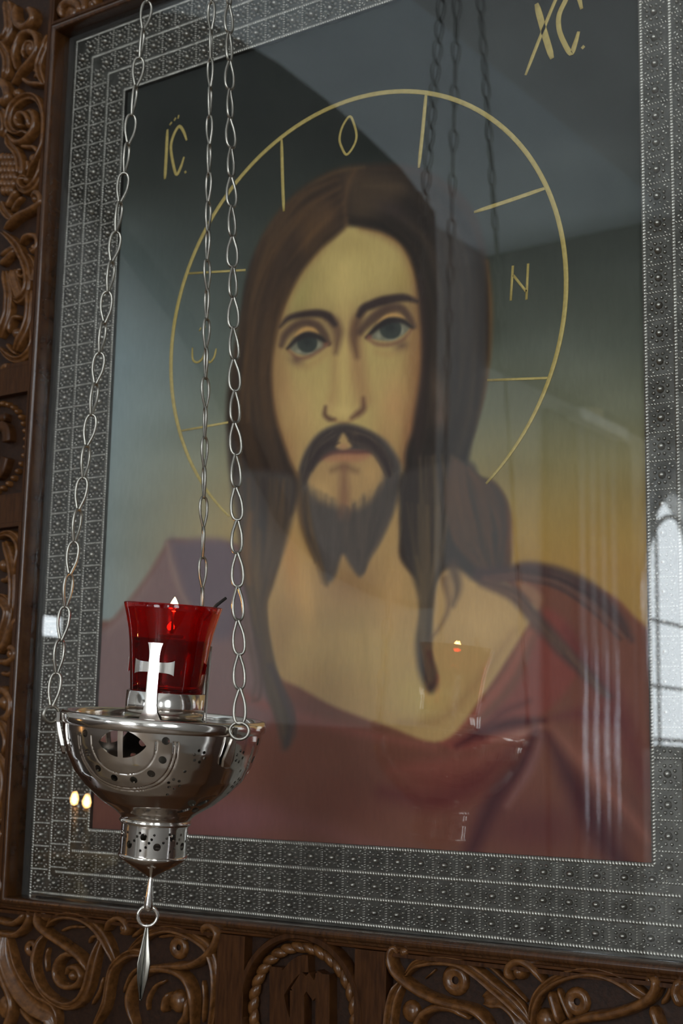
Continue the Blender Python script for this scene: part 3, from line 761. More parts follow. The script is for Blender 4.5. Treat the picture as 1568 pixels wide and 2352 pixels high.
carve(up, C2, [
    ('twoline', [(425, 1420), (470, 1290), (540, 1180), (610, 1050), (668, 900), (690, 700), (690, 450), (640, 275), (560, 175), (450, 150), (330, 200), (220, 300), (160, 430), (140, 560), (175, 670), (260, 720), (355, 690)], .0055, .015, (.3, .4)),
    ('round', [(100, 740), (190, 845), (280, 870), (380, 830), (480, 720), (530, 600), (530, 470), (480, 385), (400, 380)], .0055, .012),
    ('round', [(450, 620), (440, 500), (380, 420), (300, 430), (255, 520), (290, 600), (350, 600)], .0048, .013),
    ('ball', (440, 580), .007, .014),
    ('twoline', [(-20, 340), (50, 420), (80, 560), (75, 680), (20, 790)], .0065, .013),
    ('twoline', [(95, 760), (145, 900), (235, 1000), (290, 1120), (312, 1230), (305, 1350), (285, 1385)], .0062, .013),
    ('round', [(300, 930), (420, 940), (520, 950), (562, 1015)], .0038, .010),
    ('ball', (460, 1105), .008, .008),
    ('round', [(400, 1150), (405, 1230), (390, 1330)], .0035, .008),
    ('twoline', [(660, 1140), (662, 1300), (612, 1450), (520, 1580), (400, 1645), (310, 1595), (285, 1490), (335, 1430), (405, 1440)], .0058, .014),
    ('ball', (395, 1465), .0068, .013),
    ('round', [(500, 1750), (560, 1685), (625, 1705), (655, 1790), (640, 1850), (560, 1910), (420, 1985), (280, 2055), (150, 2170), (70, 2250)], .0060, .014),
    ('ball', (525, 1765), .007, .012),
    ('round', [(90, 1900), (170, 1750), (260, 1640)], .0052, .011),
    ('round', [(150, 1960), (230, 1820), (320, 1730)], .0035, .008),
    ('twoline', [(-30, 1800), (50, 1960), (165, 2090)], .006, .012),
])
# pine-cone scales in the middle of the vine
for r_ in range(6):
    for c_ in range(4):
        a, b_ = 60 + (c_ - 1.5) * 62 + (r_ % 2) * 30, 1090 + r_ * 105
        if a < -60 or a > 250 - abs(b_ - 1300) * .25: continue
        q = to_panel(C2, [(a, b_)])[0]
        MB().dome((q[0], YG, q[1]), .0068, .0085, .009, 6, 3).build('scale', 'wood_carved', up)
carve(up, C3, [
    ('twoline', [(10, 205), (130, 290), (250, 420), (320, 560), (378, 680), (410, 800), (422, 920), (412, 1040), (390, 1110), (335, 1195), (250, 1245), (180, 1200)], .0055, .014),
    ('round', [(300, 385), (370, 290), (460, 262), (540, 290), (565, 370), (545, 470), (495, 505), (440, 465)], .0048, .013),
    ('ball', (495, 440), .0068, .014),
    ('hollow', [(330, 560), (420, 700), (480, 800), (520, 910)], .011, .011, (.3, .5)),
    ('round', [(478, 630), (520, 740), (585, 840)], .003, .010),
    ('twoline', [(60, 790), (100, 950), (130, 1120), (122, 1300), (108, 1450), (55, 1620), (-20, 1790)], .0065, .014),
    ('round', [(235, 470), (120, 570), (-10, 700)], .0055, .011),
    ('round', [(200, 420), (90, 480), (-20, 560)], .0045, .009),
    ('twoline', [(435, 1080), (452, 1200), (442, 1400), (420, 1550), (370, 1700), (300, 1830), (215, 1990)], .0062, .014),
    ('twoline', [(475, 1560), (505, 1750), (492, 1900), (430, 2020), (330, 2110), (200, 2130), (80, 2060), (-30, 1940)], .0055, .013),
    ('round', [(130, 1730), (148, 1600), (205, 1500), (300, 1485)], .0042, .012),
    ('ball', (225, 1725), .009, .014),
    ('round', [(330, 740), (352, 800), (300, 870), (232, 840), (242, 780), (290, 760)], .003, .008),
    ('hollow', [(150, 760), (185, 920), (230, 1060), (270, 1180)], .008, .009),
    ('round', [(70, 1880), (120, 1960), (200, 2030)], .003, .008),
    ('round', [(20, 2290), (70, 2230), (130, 2240)], .006, .012),
])
# ---- left post, middle block with beaded medallion and raised letters
MZ0, MZ1 = zB, zA
mid = empty('carved_panel', (SX0 + .3, YF, MZ0)); tag(mid, 'flat wood block with beaded round medallion and raised letters left of the icon', 'carved panel', 'carved panels of the screen')
C4 = (0, 820, 5.6)
eR = to_panel(C4, [(385, 990)], YF)[0]; eT = to_panel(C4, [(0, 430)], YF)[0]; eB = to_panel(C4, [(0, 1850)], YF)[0]
zc = (eT[1] + eB[1]) / 2; hh = (eT[1] - eB[1]) / 2; dx = eR[0] - eT[0]
MR = (dx * dx + hh * hh) / (2 * dx); mcx = eR[0] - MR
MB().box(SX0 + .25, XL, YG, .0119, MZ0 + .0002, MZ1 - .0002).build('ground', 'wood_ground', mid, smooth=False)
sq = MR * .97
# flat face: the square round the medallion is sunk, its corners show as triangles
fl = MB()
sqx1 = to_panel(C4, [(355, 440)], YF)[0][0]; sqz1 = to_panel(C4, [(355, 435)], YF)[0][1]; sqz0 = 2 * zc - sqz1
fl.box(SX0 + .25, XL, YF, YG + .0002, sqz1, MZ1 - .0002); fl.box(SX0 + .25, XL, YF, YG + .0002, MZ0 + .0002, sqz0); fl.box(sqx1, XL, YF, YG + .0002, sqz0, sqz1)
fl.build('face_board', 'wood_flat', mid, smooth=False)
MB().lathe([(MR * .87, 0), (MR * .87, YF - YG + .0005), (MR * .885, YF - YG - .0015), (MR * .985, YF - YG - .0015), (MR, YF - YG + .0005), (MR, 0)], 72).build('ring', 'wood_flat', mid)
o = bpy.data.objects[COL.objects[-1].name]; o.data.transform(Matrix.Translation((mcx, YG, zc)) @ Matrix.Rotation(math.radians(-90), 4, 'X') @ Matrix.Diagonal((1, 1, -1, 1)))
for k in range(34):
    a = 2 * math.pi * (k + .5) / 34
    MB().dome((mcx + MR * .79 * math.cos(a), YG, zc + MR * .79 * math.sin(a)), MR * .058, MR * .058, .010, 10, 4).build('bead', 'wood_carved', mid)
letter = [(85, 1085), (85, 980), (55, 910), (-30, 880), (-150, 930), (-205, 1080), (-200, 1260), (-140, 1420), (-50, 1510), (20, 1450), (70, 1290)]
rib_mb(to_panel(C4, letter), .0075, .013, YG, 'flat', (1, 1)).build('letter', 'wood_flat', mid)
rib_mb(to_panel(C4, [(-330, 880), (-335, 1500)]), .0075, .013, YG, 'flat', (1, 1)).build('letter', 'wood_flat', mid)
rib_mb(to_panel(C4, [(-320, 790), (-60, 800), (75, 770)]), .0055, .013, YG, 'flat', (1, 1)).build('letter_mark', 'wood_flat', mid)
# ---- left post, lower length
lo = panel_thing('carved brown wood panel with vine scrolls left of the icon, below the round medallion', SX0 + .25, XL, Z0 - MO - .0040, zB)
C5, C6 = (0, 1180, 5.88), (0, 1560, 4.355)
carve(lo, C5, [
    ('twoline', [(-40, 330), (20, 280), (100, 262), (180, 290), (245, 370), (272, 480), (262, 600), (232, 720), (200, 840)], .0055, .014),
    ('twoline', [(50, 370), (110, 500), (150, 650), (170, 800), (180, 1000), (172, 1200), (158, 1350)], .006, .014),
    ('hollow', [(-60, 1120), (20, 1160), (90, 1240), (108, 1330), (85, 1470), (40, 1600), (-20, 1740)], .008, .012),
    ('round', [(255, 1380), (180, 1480), (105, 1600), (45, 1750), (-30, 1880)], .006, .012),
    ('round', [(-60, 1990), (90, 2005), (180, 1960), (212, 1880), (170, 1815), (95, 1830)], .006, .014),
    ('ball', (15, 690), .010, .013), ('ball', (130, 1890), .010, .014),
    ('round', [(-20, 900), (60, 880), (100, 820)], .004, .008), ('round', [(265, 860), (268, 1000), (245, 1200)], .003, .008),
    ('round', [(-20, 2150), (90, 2160), (190, 2080)], .004, .008),
])
carve(lo, C6, [
    ('round', [(-40, 100), (50, 125), (105, 200), (108, 300), (75, 375), (0, 390)], .0075, .014),
    ('ball', (20, 230), .012, .013),
    ('twoline', [(-30, 380), (40, 470), (78, 580), (78, 680), (40, 770)], .007, .014),
    ('twoline', [(-30, 740), (30, 840), (58, 990), (50, 1150), (20, 1290), (-30, 1400)], .007, .014),
    ('round', [(-40, 1000), (10, 1080), (0, 1200)], .005, .009), ('round', [(30, 1500), (-10, 1600), (-60, 1640)], .008, .012),
    ('round', [(10, 1380), (-30, 1450)], .006, .010), ('round', [(-60, 1900), (0, 2000), (10, 2150)], .007, .012),
])
# ---- rail below the icon: carved panel, medallion block, carved panel
ZR = Z0 - MO - .004          # lower edge of the plain rail
struct(strip(SX0, SX1, ZR - .0005, Z0 - MO, 'wood_rail', YF + .001).build('trim_10', 'wood_rail', smooth=False))
xm0 = at(506, 2140, YF)[0]; xm1 = at(562, 2160, YF)[0]; xm2 = at(815, 2180, YF)[0]; xm3 = at(880, 2190, YF)[0]
bl = panel_thing('carved brown wood panel with spiral scrolls under the icon, behind the lamp pendant', SX0, xm0, SZ0 + .2, ZR - .0005, .004)
C7 = (0, 2040, 2.904)
carve(bl, C7, [
    ('round', [(240, 160), (255, 240), (310, 300), (390, 355), (470, 410), (550, 480), (590, 560)], .0050, .015),
    ('ball', (283, 175), .010, .012),
    ('twoline', [(662, 350), (630, 450), (605, 560), (580, 660), (530, 750), (450, 790), (360, 760), (280, 690), (235, 600), (218, 490), (245, 370), (285, 310)], .0060, .014),
    ('round', [(592, 570), (545, 465), (460, 437), (395, 480), (372, 560), (395, 630), (450, 660), (515, 645), (545, 590), (520, 535), (465, 530), (438, 575)], .0048, .014),
    ('ball', (475, 585), .008, .014),
    ('twoline', [(305, 255), (350, 205), (430, 180), (520, 190), (600, 230), (670, 300), (722, 390), (755, 490)], .0052, .014),
    ('round', [(700, 285), (740, 222), (800, 200), (845, 240), (850, 290), (805, 300)], .0045, .014),
    ('ball', (820, 268), .0085, .014),
    ('twoline', [(610, 930), (690, 780), (715, 650), (740, 540), (800, 470), (880, 430), (960, 440)], .0062, .014),
    ('round', [(1000, 525), (1150, 522), (1280, 510), (1380, 450), (1440, 370), (1458, 300), (1420, 252), (1370, 262), (1358, 300)], .0052, .016),
    ('ball', (1390, 305), .007, .014),
    ('twoline', [(845, 425), (920, 350), (1020, 290), (1130, 270), (1240, 300), (1330, 350), (1392, 410), (1430, 520), (1442, 650), (1430, 780), (1395, 930)], .0056, .014),
    ('round', [(900, 930), (865, 800), (870, 700), (920, 600), (1010, 548), (1120, 545), (1220, 590), (1270, 670), (1287, 780), (1280, 930)], .0050, .015),
    ('round', [(1245, 740), (1232, 850), (1180, 920)], .004, .012), ('ball', (1160, 760), .014, .011), ('round', [(1085, 830), (1095, 750), (1130, 700)], .004, .012),
    ('disc', (178, 405), .011, .007), ('disc', (1160, 400), .014, .006),
    ('hollow', [(20, 310), (40, 450), (80, 580), (150, 700), (230, 780), (330, 840), (350, 950)], .013, .014, (.5, .5)),
    ('round', [(-20, 520), (20, 620), (70, 760), (60, 860), (20, 960)], .006, .013), ('ball', (10, 800), .016, .010),
    ('round', [(-60, 290), (80, 312), (150, 270), (188, 200), (182, 145)], .005, .012), ('round', [(-60, 200), (60, 235), (120, 215), (165, 165)], .005, .012),
    ('round', [(590, 780), (645, 680), (665, 600)], .0025, .006), ('round', [(800, 700), (850, 580), (930, 515)], .0025, .006),
    ('round', [(960, 820), (965, 740), (1010, 660), (1080, 620)], .0025, .006), ('round', [(290, 560), (285, 470), (300, 400)], .0025, .006),
    ('round', [(380, 290), (450, 262), (540, 262)], .0025, .005), ('round', [(570, 370), (590, 330), (630, 330), (640, 390)], .0025, .006),
    ('round', [(1030, 330), (1130, 318), (1220, 345)], .0025, .005), ('round', [(1330, 620), (1340, 740), (1330, 900)], .0025, .006),
    ('round', [(860, 330), (920, 280), (960, 240)], .003, .007), ('round', [(120, 800), (180, 880), (240, 940)], .004, .009),
])
mdl = empty('carved_panel', ((xm1 + xm2) / 2, YF, SZ0 + .2)); tag(mdl, 'wood block under the icon with rope-edged round monogram medallion', 'carved panel', 'carved panels of the screen')
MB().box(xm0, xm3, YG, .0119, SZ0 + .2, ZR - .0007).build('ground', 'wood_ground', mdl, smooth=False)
for a, b_ in ((xm0, xm1), (xm2, xm3)): MB().box(a, b_, YF, YG + .0002, SZ0 + .2, ZR - .0007).build('stile', 'wood_flat', mdl, smooth=False)
C8 = (480, 2080, 3.564)
ml = to_panel(C8, [(218, 900)], YF)[0]; mr = to_panel(C8, [(1262, 930)], YF)[0]; mt = to_panel(C8, [(745, 215)], YF)[0]
R8 = (mr[0] - ml[0]) / 2; c8 = ((mr[0] + ml[0]) / 2, mt[1] - R8)
def ring_on(panel, name, c, r0, r1, h, mat):
    pr = [(r0, 0), (r0, -h * .85), (r0 + (r1 - r0) * .2, -h), (r1 - (r1 - r0) * .2, -h), (r1, -h * .8), (r1, 0)]
    vs, fs = [], []; S = 80
    for i in range(S):
        a = 2 * math.pi * i / S
        vs += [(c[0] + r * math.cos(a), YG + y, c[1] + r * math.sin(a)) for r, y in pr]
    k = len(pr)
    for i in range(S):
        j = (i + 1) % S
        fs += [(i * k + q, j * k + q, j * k + q + 1, i * k + q + 1) for q in range(k - 1)]
    return MB().add(vs, fs).build(name, mat, panel, sharp=50)
ring_on(mdl, 'ring', c8, R8 * .90, R8, .015, 'wood_flat')
for k in range(30):
    a = 2 * math.pi * k / 30
    m_ = MB(); rr = R8 * .80
    pts = []
    for t in np.linspace(-1, 1, 7):
        aa = a + t * .16; r_ = rr + t * R8 * .055
        pts.append((c8[0] + r_ * math.cos(aa), YG - .004, c8[1] + r_ * math.sin(aa)))
    m_.tube(pts, [.001, .0042, .0058, .0064, .0058, .0042, .001], 8)
    m_.build('rope_strand', 'wood_carved', mdl)
for li, (st, w) in enumerate((([(540, 505), (540, 1000)], .0095), ([(548, 720), (620, 600), (690, 515), (745, 480), (805, 478)], .0095), ([(560, 700), (575, 800), (600, 900), (640, 1010)], .008),
              ([(715, 1000), (715, 700)], .0105), ([(706, 725), (795, 585)], .0095), ([(778, 590), (880, 740)], .0085), ([(868, 745), (928, 560)], .0085), ([(925, 560), (925, 1000)], .0100))):
    rib_mb(to_panel(C8, st, YF), w, .0126 + .00015 * li, YG, 'flat', (1, 1)).build('letter', 'wood_flat', mdl, sharp=50)
br = panel_thing('carved brown wood panel with looping scrolls under the right half of the icon', xm3, SX1, SZ0 + .2, ZR - .0005, .004)
C9 = (860, 2100, 2.2147)
carve(br, C9, [
    ('round', [(120, 200), (98, 172), (80, 220), (100, 290), (160, 350), (250, 410), (350, 450), (430, 470), (500, 490), (560, 540), (620, 640)], .0052, .015),
    ('ball', (150, 192), .008, .016),
    ('twoline', [(150, 310), (200, 255), (280, 235), (370, 235), (450, 255), (530, 310), (600, 370), (670, 430), (740, 500), (800, 580)], .0058, .014),
    ('twoline', [(130, 345), (95, 420), (78, 500), (72, 600), (90, 700)], .0058, .014),
    ('round', [(200, 640), (230, 530), (300, 478), (400, 482), (480, 530)], .005, .014),
    ('round', [(860, 350), (800, 272), (740, 240), (690, 260), (678, 300), (705, 330)], .0052, .014),
    ('ball', (728, 295), .0085, .015),
    ('twoline', [(785, 600), (800, 470), (840, 390), (920, 330), (1010, 300), (1100, 290), (1190, 310), (1270, 350), (1340, 400), (1400, 440)], .0058, .014),
    ('round', [(950, 560), (1100, 525), (1200, 510), (1300, 480), (1380, 440), (1425, 390), (1430, 340), (1398, 318)], .0056, .016),
    ('ball', (1395, 335), .007, .014),
    ('round', [(893, 395), (910, 460), (940, 560)], .005, .013), ('round', [(1405, 470), (1440, 570), (1450, 660)], .0055, .013),
    ('round', [(1500, 340), (1490, 400), (1450, 460)], .003, .008), ('disc', (390, 340), .016, .006), ('disc', (1010, 450), .014, .006),
    ('round', [(200, 200), (320, 185), (450, 200), (560, 260), (660, 350), (760, 450)], .0025, .006), ('round', [(240, 330), (290, 285)], .0025, .005),
    ('hollow', [(540, 440), (640, 430), (720, 500), (760, 600)], .010, .009), ('ball', (165, 500), .012, .008), ('ball', (850, 545), .012, .010),
    ('round', [(920, 380), (945, 450), (985, 540)], .003, .007), ('round', [(1555, 330), (1530, 400), (1560, 470)], .006, .014), ('ball', (1575, 380), .012, .014),
    ('round', [(1640, 520), (1700, 420), (1800, 380), (1920, 420), (2000, 520)], .006, .014),
])
# ---- rail above the icon and the right-hand post (beyond the frame of view, kept plain but complete)
tp = panel_thing('carved brown wood panel with scroll lobes above the top edge of the icon', XL + .0008, SX1, Z1 + MO, Z1 + .3, .004)
carve(tp, C1, [
    ('round', [(690, 190), (680, 100), (740, 30), (830, 30), (890, 90), (860, 170)], .007, .013), ('ball', (1020, 40), .010, .013),
    ('ball', (760, 110), .016, .009), ('round', [(930, 150), (950, 60), (920, -40), (960, -160)], .006, .013), ('round', [(1080, 60), (1060, -40), (1120, -120), (1240, -120)], .006, .013),
])
rp = panel_thing('carved brown wood panel on the post right of the icon', X1 + MO, SX1, Z0 - MO - .004, Z1 + MO - .001, .006)
for k in range(5):
    zz = Z0 + .08 + k * .22; xx = X1 + MO + .11
    rib_mb([(xx + .07 * math.cos(t) * (1 - t / 9), zz + .08 * math.sin(t) * (1 - t / 9)) for t in np.linspace(0, 8.4, 22)], .006, .014, YG, 'twoline').build('scroll', 'wood_carved', rp)

# ================================================================= the framed icon
icon = empty('framed_icon', (PW / 2, 0, Z0))
tag(icon, 'glazed icon of a long-haired bearded man with a thin gold halo, in embossed silver border', 'icon')
NX, NZ = 500, 660
gx, gz = np.meshgrid(np.linspace(0, PW, NX), np.linspace(0, PH, NZ))
V3 = np.stack([gx.ravel(), np.full(gx.size, .002), gz.ravel()], 1)
uu, vv = proj_arr(V3)
rgb = s2l(paint_icon(uu, vv)) * PAINT_GAIN
me = bpy.data.meshes.new('canvas')
me.vertices.add(len(V3)); me.vertices.foreach_set('co', V3.ravel())
ii = np.arange(NX * NZ).reshape(NZ, NX)
quads = np.stack([ii[:-1, :-1], ii[:-1, 1:], ii[1:, 1:], ii[1:, :-1]], -1).reshape(-1, 4)
me.loops.add(quads.size); me.loops.foreach_set('vertex_index', quads.ravel())
me.polygons.add(len(quads)); me.polygons.foreach_set('loop_start', np.arange(0, quads.size, 4)); me.polygons.foreach_set('loop_total', np.full(len(quads), 4))
me.update(calc_edges=True); me.validate()
ca = me.color_attributes.new('paint', 'FLOAT_COLOR', 'POINT')
ca.data.foreach_set('color', np.concatenate([np.clip(rgb, 0, 1), np.ones((len(rgb), 1))], 1).astype(np.float32).ravel())
m, nt, b = new_mat('oil_paint')
at_n = nt.nodes.new('ShaderNodeAttribute'); at_n.attribute_name = 'paint'
nz, rz = noise_ramp(nt, 260, [(.35, (.96, .96, .96)), (.65, (1.03, 1.03, 1.03))], (1, 1, .25), 3)
mm = nt.nodes.new('ShaderNodeMix'); mm.data_type = 'RGBA'; mm.blend_type = 'MULTIPLY'; mm.inputs[0].default_value = 1.0
nt.links.new(at_n.outputs['Color'], mm.inputs[6]); nt.links.new(rz.outputs[0], mm.inputs[7])
nt.links.new(mm.outputs[2], b.inputs['Base Color']); b.inputs['Roughness'].default_value = .75; b.inputs['Specular IOR Level'].default_value = .15
MATS['oil_paint'] = m; me.materials.append(m)
canvas = obj('canvas', me, icon, 'painted picture of a bearded man in a dark red cloak')
YP = .0018
def gilt(name, pts, wpx, smooth=True, closed=False, label=None, taper=(.6, .6)):
    P = [(lambda q: (q[0], q[2]))(at(a, b_, .001)) for a, b_ in pts]
    rib_mb(P, wpx * .00030, .0008, YP, 'flat', taper, smooth=smooth, closed=closed, n=5).build(name, 'gilt_paint', canvas, label=label)
hc, hR = (.38439, .60704), .28304
a1 = math.atan2(at(1110, 1105)[2] - hc[1], at(1110, 1105)[0] - hc[0]); a0 = math.atan2(at(524, 1186)[2] - hc[1], at(524, 1186)[0] - hc[0])
if a0 < a1: a0 += 2 * math.pi
rib_mb([(hc[0] + hR * math.cos(a), hc[1] + hR * math.sin(a)) for a in np.linspace(a1, a0, 120)], .0027, .0008, YP, 'flat', (.5, .5), smooth=False).build('halo_ring', 'gilt_paint', canvas, label='thin gold halo line')
for q in ([(646, 320), (648, 400), (651, 485)], [(978, 212), (970, 300), (961, 385)], [(1088, 487), (1170, 460), (1254, 431)], [(1118, 873), (1256, 868)], [(430, 628), (563, 620)], [(412, 990), (523, 970)]):
    gilt('halo_bar', q, 7.5)
gilt('letter', [(803, 267), (786, 290), (779, 318), (784, 338), (795, 355), (810, 338), (818, 315), (814, 290)], 5, closed=True, label='gold letter O')
for q in ([(1177, 610), (1172, 690)], [(1178, 632), (1208, 670)], [(1212, 605), (1208, 688)]): gilt('letter_stroke', q, 8)
for q in ([(441, 798), (442, 825), (453, 832), (465, 822), (470, 806)], [(470, 812), (480, 832), (491, 820), (496, 800)], [(457, 760), (461, 752)], [(467, 757), (471, 749)]): gilt('letter_stroke', q, 4.5)
for q, w in (([(384, 297), (381, 360), (378, 411)], 8), ([(428, 322), (421, 302), (411, 290), (399, 308), (392, 335), (395, 365), (404, 400), (414, 385), (422, 360)], 7), ([(424, 393), (426, 397)], 8), ([(389, 287), (394, 280)], 6), ([(399, 277), (403, 270)], 6), ([(408, 272), (410, 264)], 6)):
    gilt('letter_stroke', q, w, label='gold stroke of the letters IC')
for q, w in (([(1231, 8), (1248, 70), (1267, 134)], 13), ([(1300, -48), (1275, 0), (1240, 85), (1206, 172)], 7), ([(1335, 20), (1327, -8), (1310, -20), (1296, 5), (1283, 35), (1283, 65), (1292, 92), (1310, 122), (1320, 100), (1328, 72)], 10), ([(1336, 106), (1340, 110)], 11), ([(1240, -30), (1262, -36), (1300, -64)], 6)):
    gilt('letter_stroke', q, w, label='gold stroke of the letters XC')

# embossed silver border: four mitred strips, rosette tiles, rope ridges
PA, PB = .0291, .0325       # tile pitch along and across a strip
BD = 3 * PB                 # strip width
def tile_mesh(name='rosette_tile', rope_bar=True):
    t = MB(); a, b_ = PA * .5, PB * .5
    t.dome((0, 0, 0), .0043, .0043, .0050, 8, 3)
    for k in range(8):
        q = 2 * math.pi * (k + .5) / 8; r = .0082
        t.dome((r * math.cos(q), 0, r * math.sin(q)), .0022, .0022, .0026, 5, 2)
    for sx_ in (-1, 1):
        for sz_ in (-1, 1):
            for e in (-.5, .5):
                q = math.atan2(sz_, sx_) + e * .30
                p0, p1 = .0118, .0152
                d = np.array([math.cos(q), math.sin(q)]); nn = np.array([-d[1], d[0]]) * .0007
                A = [d * p0 + nn, d * p0 - nn, d * p1 - nn, d * p1 + nn]
                t.add([(q_[0], 0, q_[1]) for q_ in A] + [(d[0] * (p0 + p1) / 2, -.0020, d[1] * (p0 + p1) / 2)], [(0, 1, 4), (1, 2, 4), (2, 3, 4), (3, 0, 4)])
    for k in range(9):   # toothed bar along one short side
        z_ = -b_ * .8 + k * b_ * .2; x0_, x1_ = a - .0016, a + .0016
        t.add([(x0_, 0, z_ - .0011), (x1_, 0, z_ - .0005), (x1_, 0, z_ + .0011), (x0_, 0, z_ + .0005), (a, -.0026, z_)], [(0, 1, 4), (1, 2, 4), (2, 3, 4), (3, 0, 4)])
    return t.mesh(name, 'embossed_silver')
tile_h = tile_mesh()
tile_v = tile_h.copy(); tile_v.transform(Matrix.Rotation(math.radians(90), 4, 'Y')); tile_v.name = 'rosette_tile_upright'
YB = -.0038
def border(side, label):
    horiz = side in ('top', 'bottom')
    Lh = PW if horiz else PH
    def P(s, d):   # s along from the first opening corner, d outward from the opening edge
        return {'left': (-d, s), 'right': (PW + d, s), 'top': (s, PH + d), 'bottom': (s, -d)}[side]
    D = {'left': .1055, 'right': .1055, 'top': .1065, 'bottom': BB - .001}[side]
    pb = (D - .006) / 3
    poly = [P(0, 0), P(Lh, 0), P(Lh + D, D), P(-D, D)]
    st = MB().prism(poly, YB, .0015).build('border_strip', 'shaded_oxidised_silver', icon, smooth=False, label=label)
    # rope ridges between the rows
    rp_ = MB()
    for k in range(4):
        d = .0015 + k * pb + (k == 0) * .0008
        n = int((Lh + 2 * d) / .0034)
        for i in range(n):
            s = -d + (i + .5) * (Lh + 2 * d) / n
            h = .0015; w_ = .0021
            c = [P(s - h - .0006, d - w_), P(s + h - .0006, d - w_), P(s + h + .0006, d + w_), P(s - h + .0006, d + w_)]; pk = P(s, d)
            rp_.add([(q[0], YB, q[1]) for q in c] + [(pk[0], YB - .0019, pk[1])], [(0, 1, 4), (1, 2, 4), (2, 3, 4), (3, 0, 4)])
    o = rp_.build('rope_ridge', 'embossed_silver', st); o['kind'] = 'stuff'
    for k in range(3):
        d = .0015 + (k + .5) * pb
        n = int(round((Lh + 2 * d - .004) / PA)); pa = (Lh + 2 * d) / n
        for i in range(n):
            s = -d + (i + .5) * pa
            if s - pa * .5 < -d + .004 and False: continue
            q = P(s, d)
            t = obj('rosette_tile', tile_h if horiz else tile_v, st)
            t.location = (q[0], YB, q[1])
            t.scale = (pa / PA * .985, 1, (pb - .005) / (PB * .86) * .98) if horiz else ((pb - .005) / (PB * .86) * .98, 1, pa / PA * .985)
for s_ in ('left', 'right', 'top', 'bottom'): border(s_, 'embossed silver strip along the %s edge' % s_)
MB().box(X0 + .0005, X1 - .0005, -.0115, -.0085, Z0 + .0005, Z1 - .0005).build('glass_pane', 'icon_glass', icon, smooth=False, label='clear reflecting glass')
# dark liner behind the glass between border and wood
lin = MB()
lin.box(X0 + .0003, -.1057, -.0015, .0115, Z0 + .0003, Z1 - .0003); lin.box(PW + .1057, X1 - .0003, -.0015, .0115, Z0 + .0003, Z1 - .0003)
lin.box(-.1056, PW + .1056, -.0015, .0115, PH + .1067, Z1 - .0003)
lin.build('rebate_liner', 'wick_black', icon, smooth=False, label='dark rebate')
MB().box(-.1056, PW + .1056, .0016 + .0006, .0118, -.0889, PH + .1066).build('backing_board', 'wick_black', icon, smooth=False)

# ================================================================= the hanging lamp
GP = np.array([0.37146913, -0.2775606, 0.24007224])
dep = 1.414
S = F_PX / dep                                      # lamp measures below are in picture pixels, 1 / S metres each
GP = CAM + dep * (CF + CR * (398 - 784) / F_PX + CU * (1176 - 1392) / F_PX)
AX = CR * .0724 * .985 + CU * .985 + CF * .092; AX /= np.linalg.norm(AX)
LO = GP - AX * 263 / S
vw = CAM - LO; E1 = vw - AX * (vw @ AX); E1 /= np.linalg.norm(E1); E2 = np.cross(AX, E1)
LM = Matrix(((E2[0] / S, -E1[0] / S, AX[0] / S, LO[0]), (E2[1] / S, -E1[1] / S, AX[1] / S, LO[1]), (E2[2] / S, -E1[2] / S, AX[2] / S, LO[2]), (0, 0, 0, 1)))
ROT = Matrix(((E2[0], -E1[0], AX[0]), (E2[1], -E1[1], AX[1]), (E2[2], -E1[2], AX[2]))).to_4x4()
lamp = empty('hanging_lamp', tuple(LO)); lamp['_local'] = 1
lamp.matrix_world = Matrix.Translation(LO) @ ROT
tag(lamp, 'pierced silver hanging oil lamp bowl on three chains in front of the icon', 'hanging lamp')
def lv(m):                                          # scale a mesh builder from lamp pixels to metres
    m.v = [(a / S, b_ / S, c / S) for a, b_, c in m.v]; return m
def pol(phi, R, z):                                 # phi 0 faces the viewer, positive to the right
    t = math.radians(phi); return (R * math.sin(t), -R * math.cos(t), z)

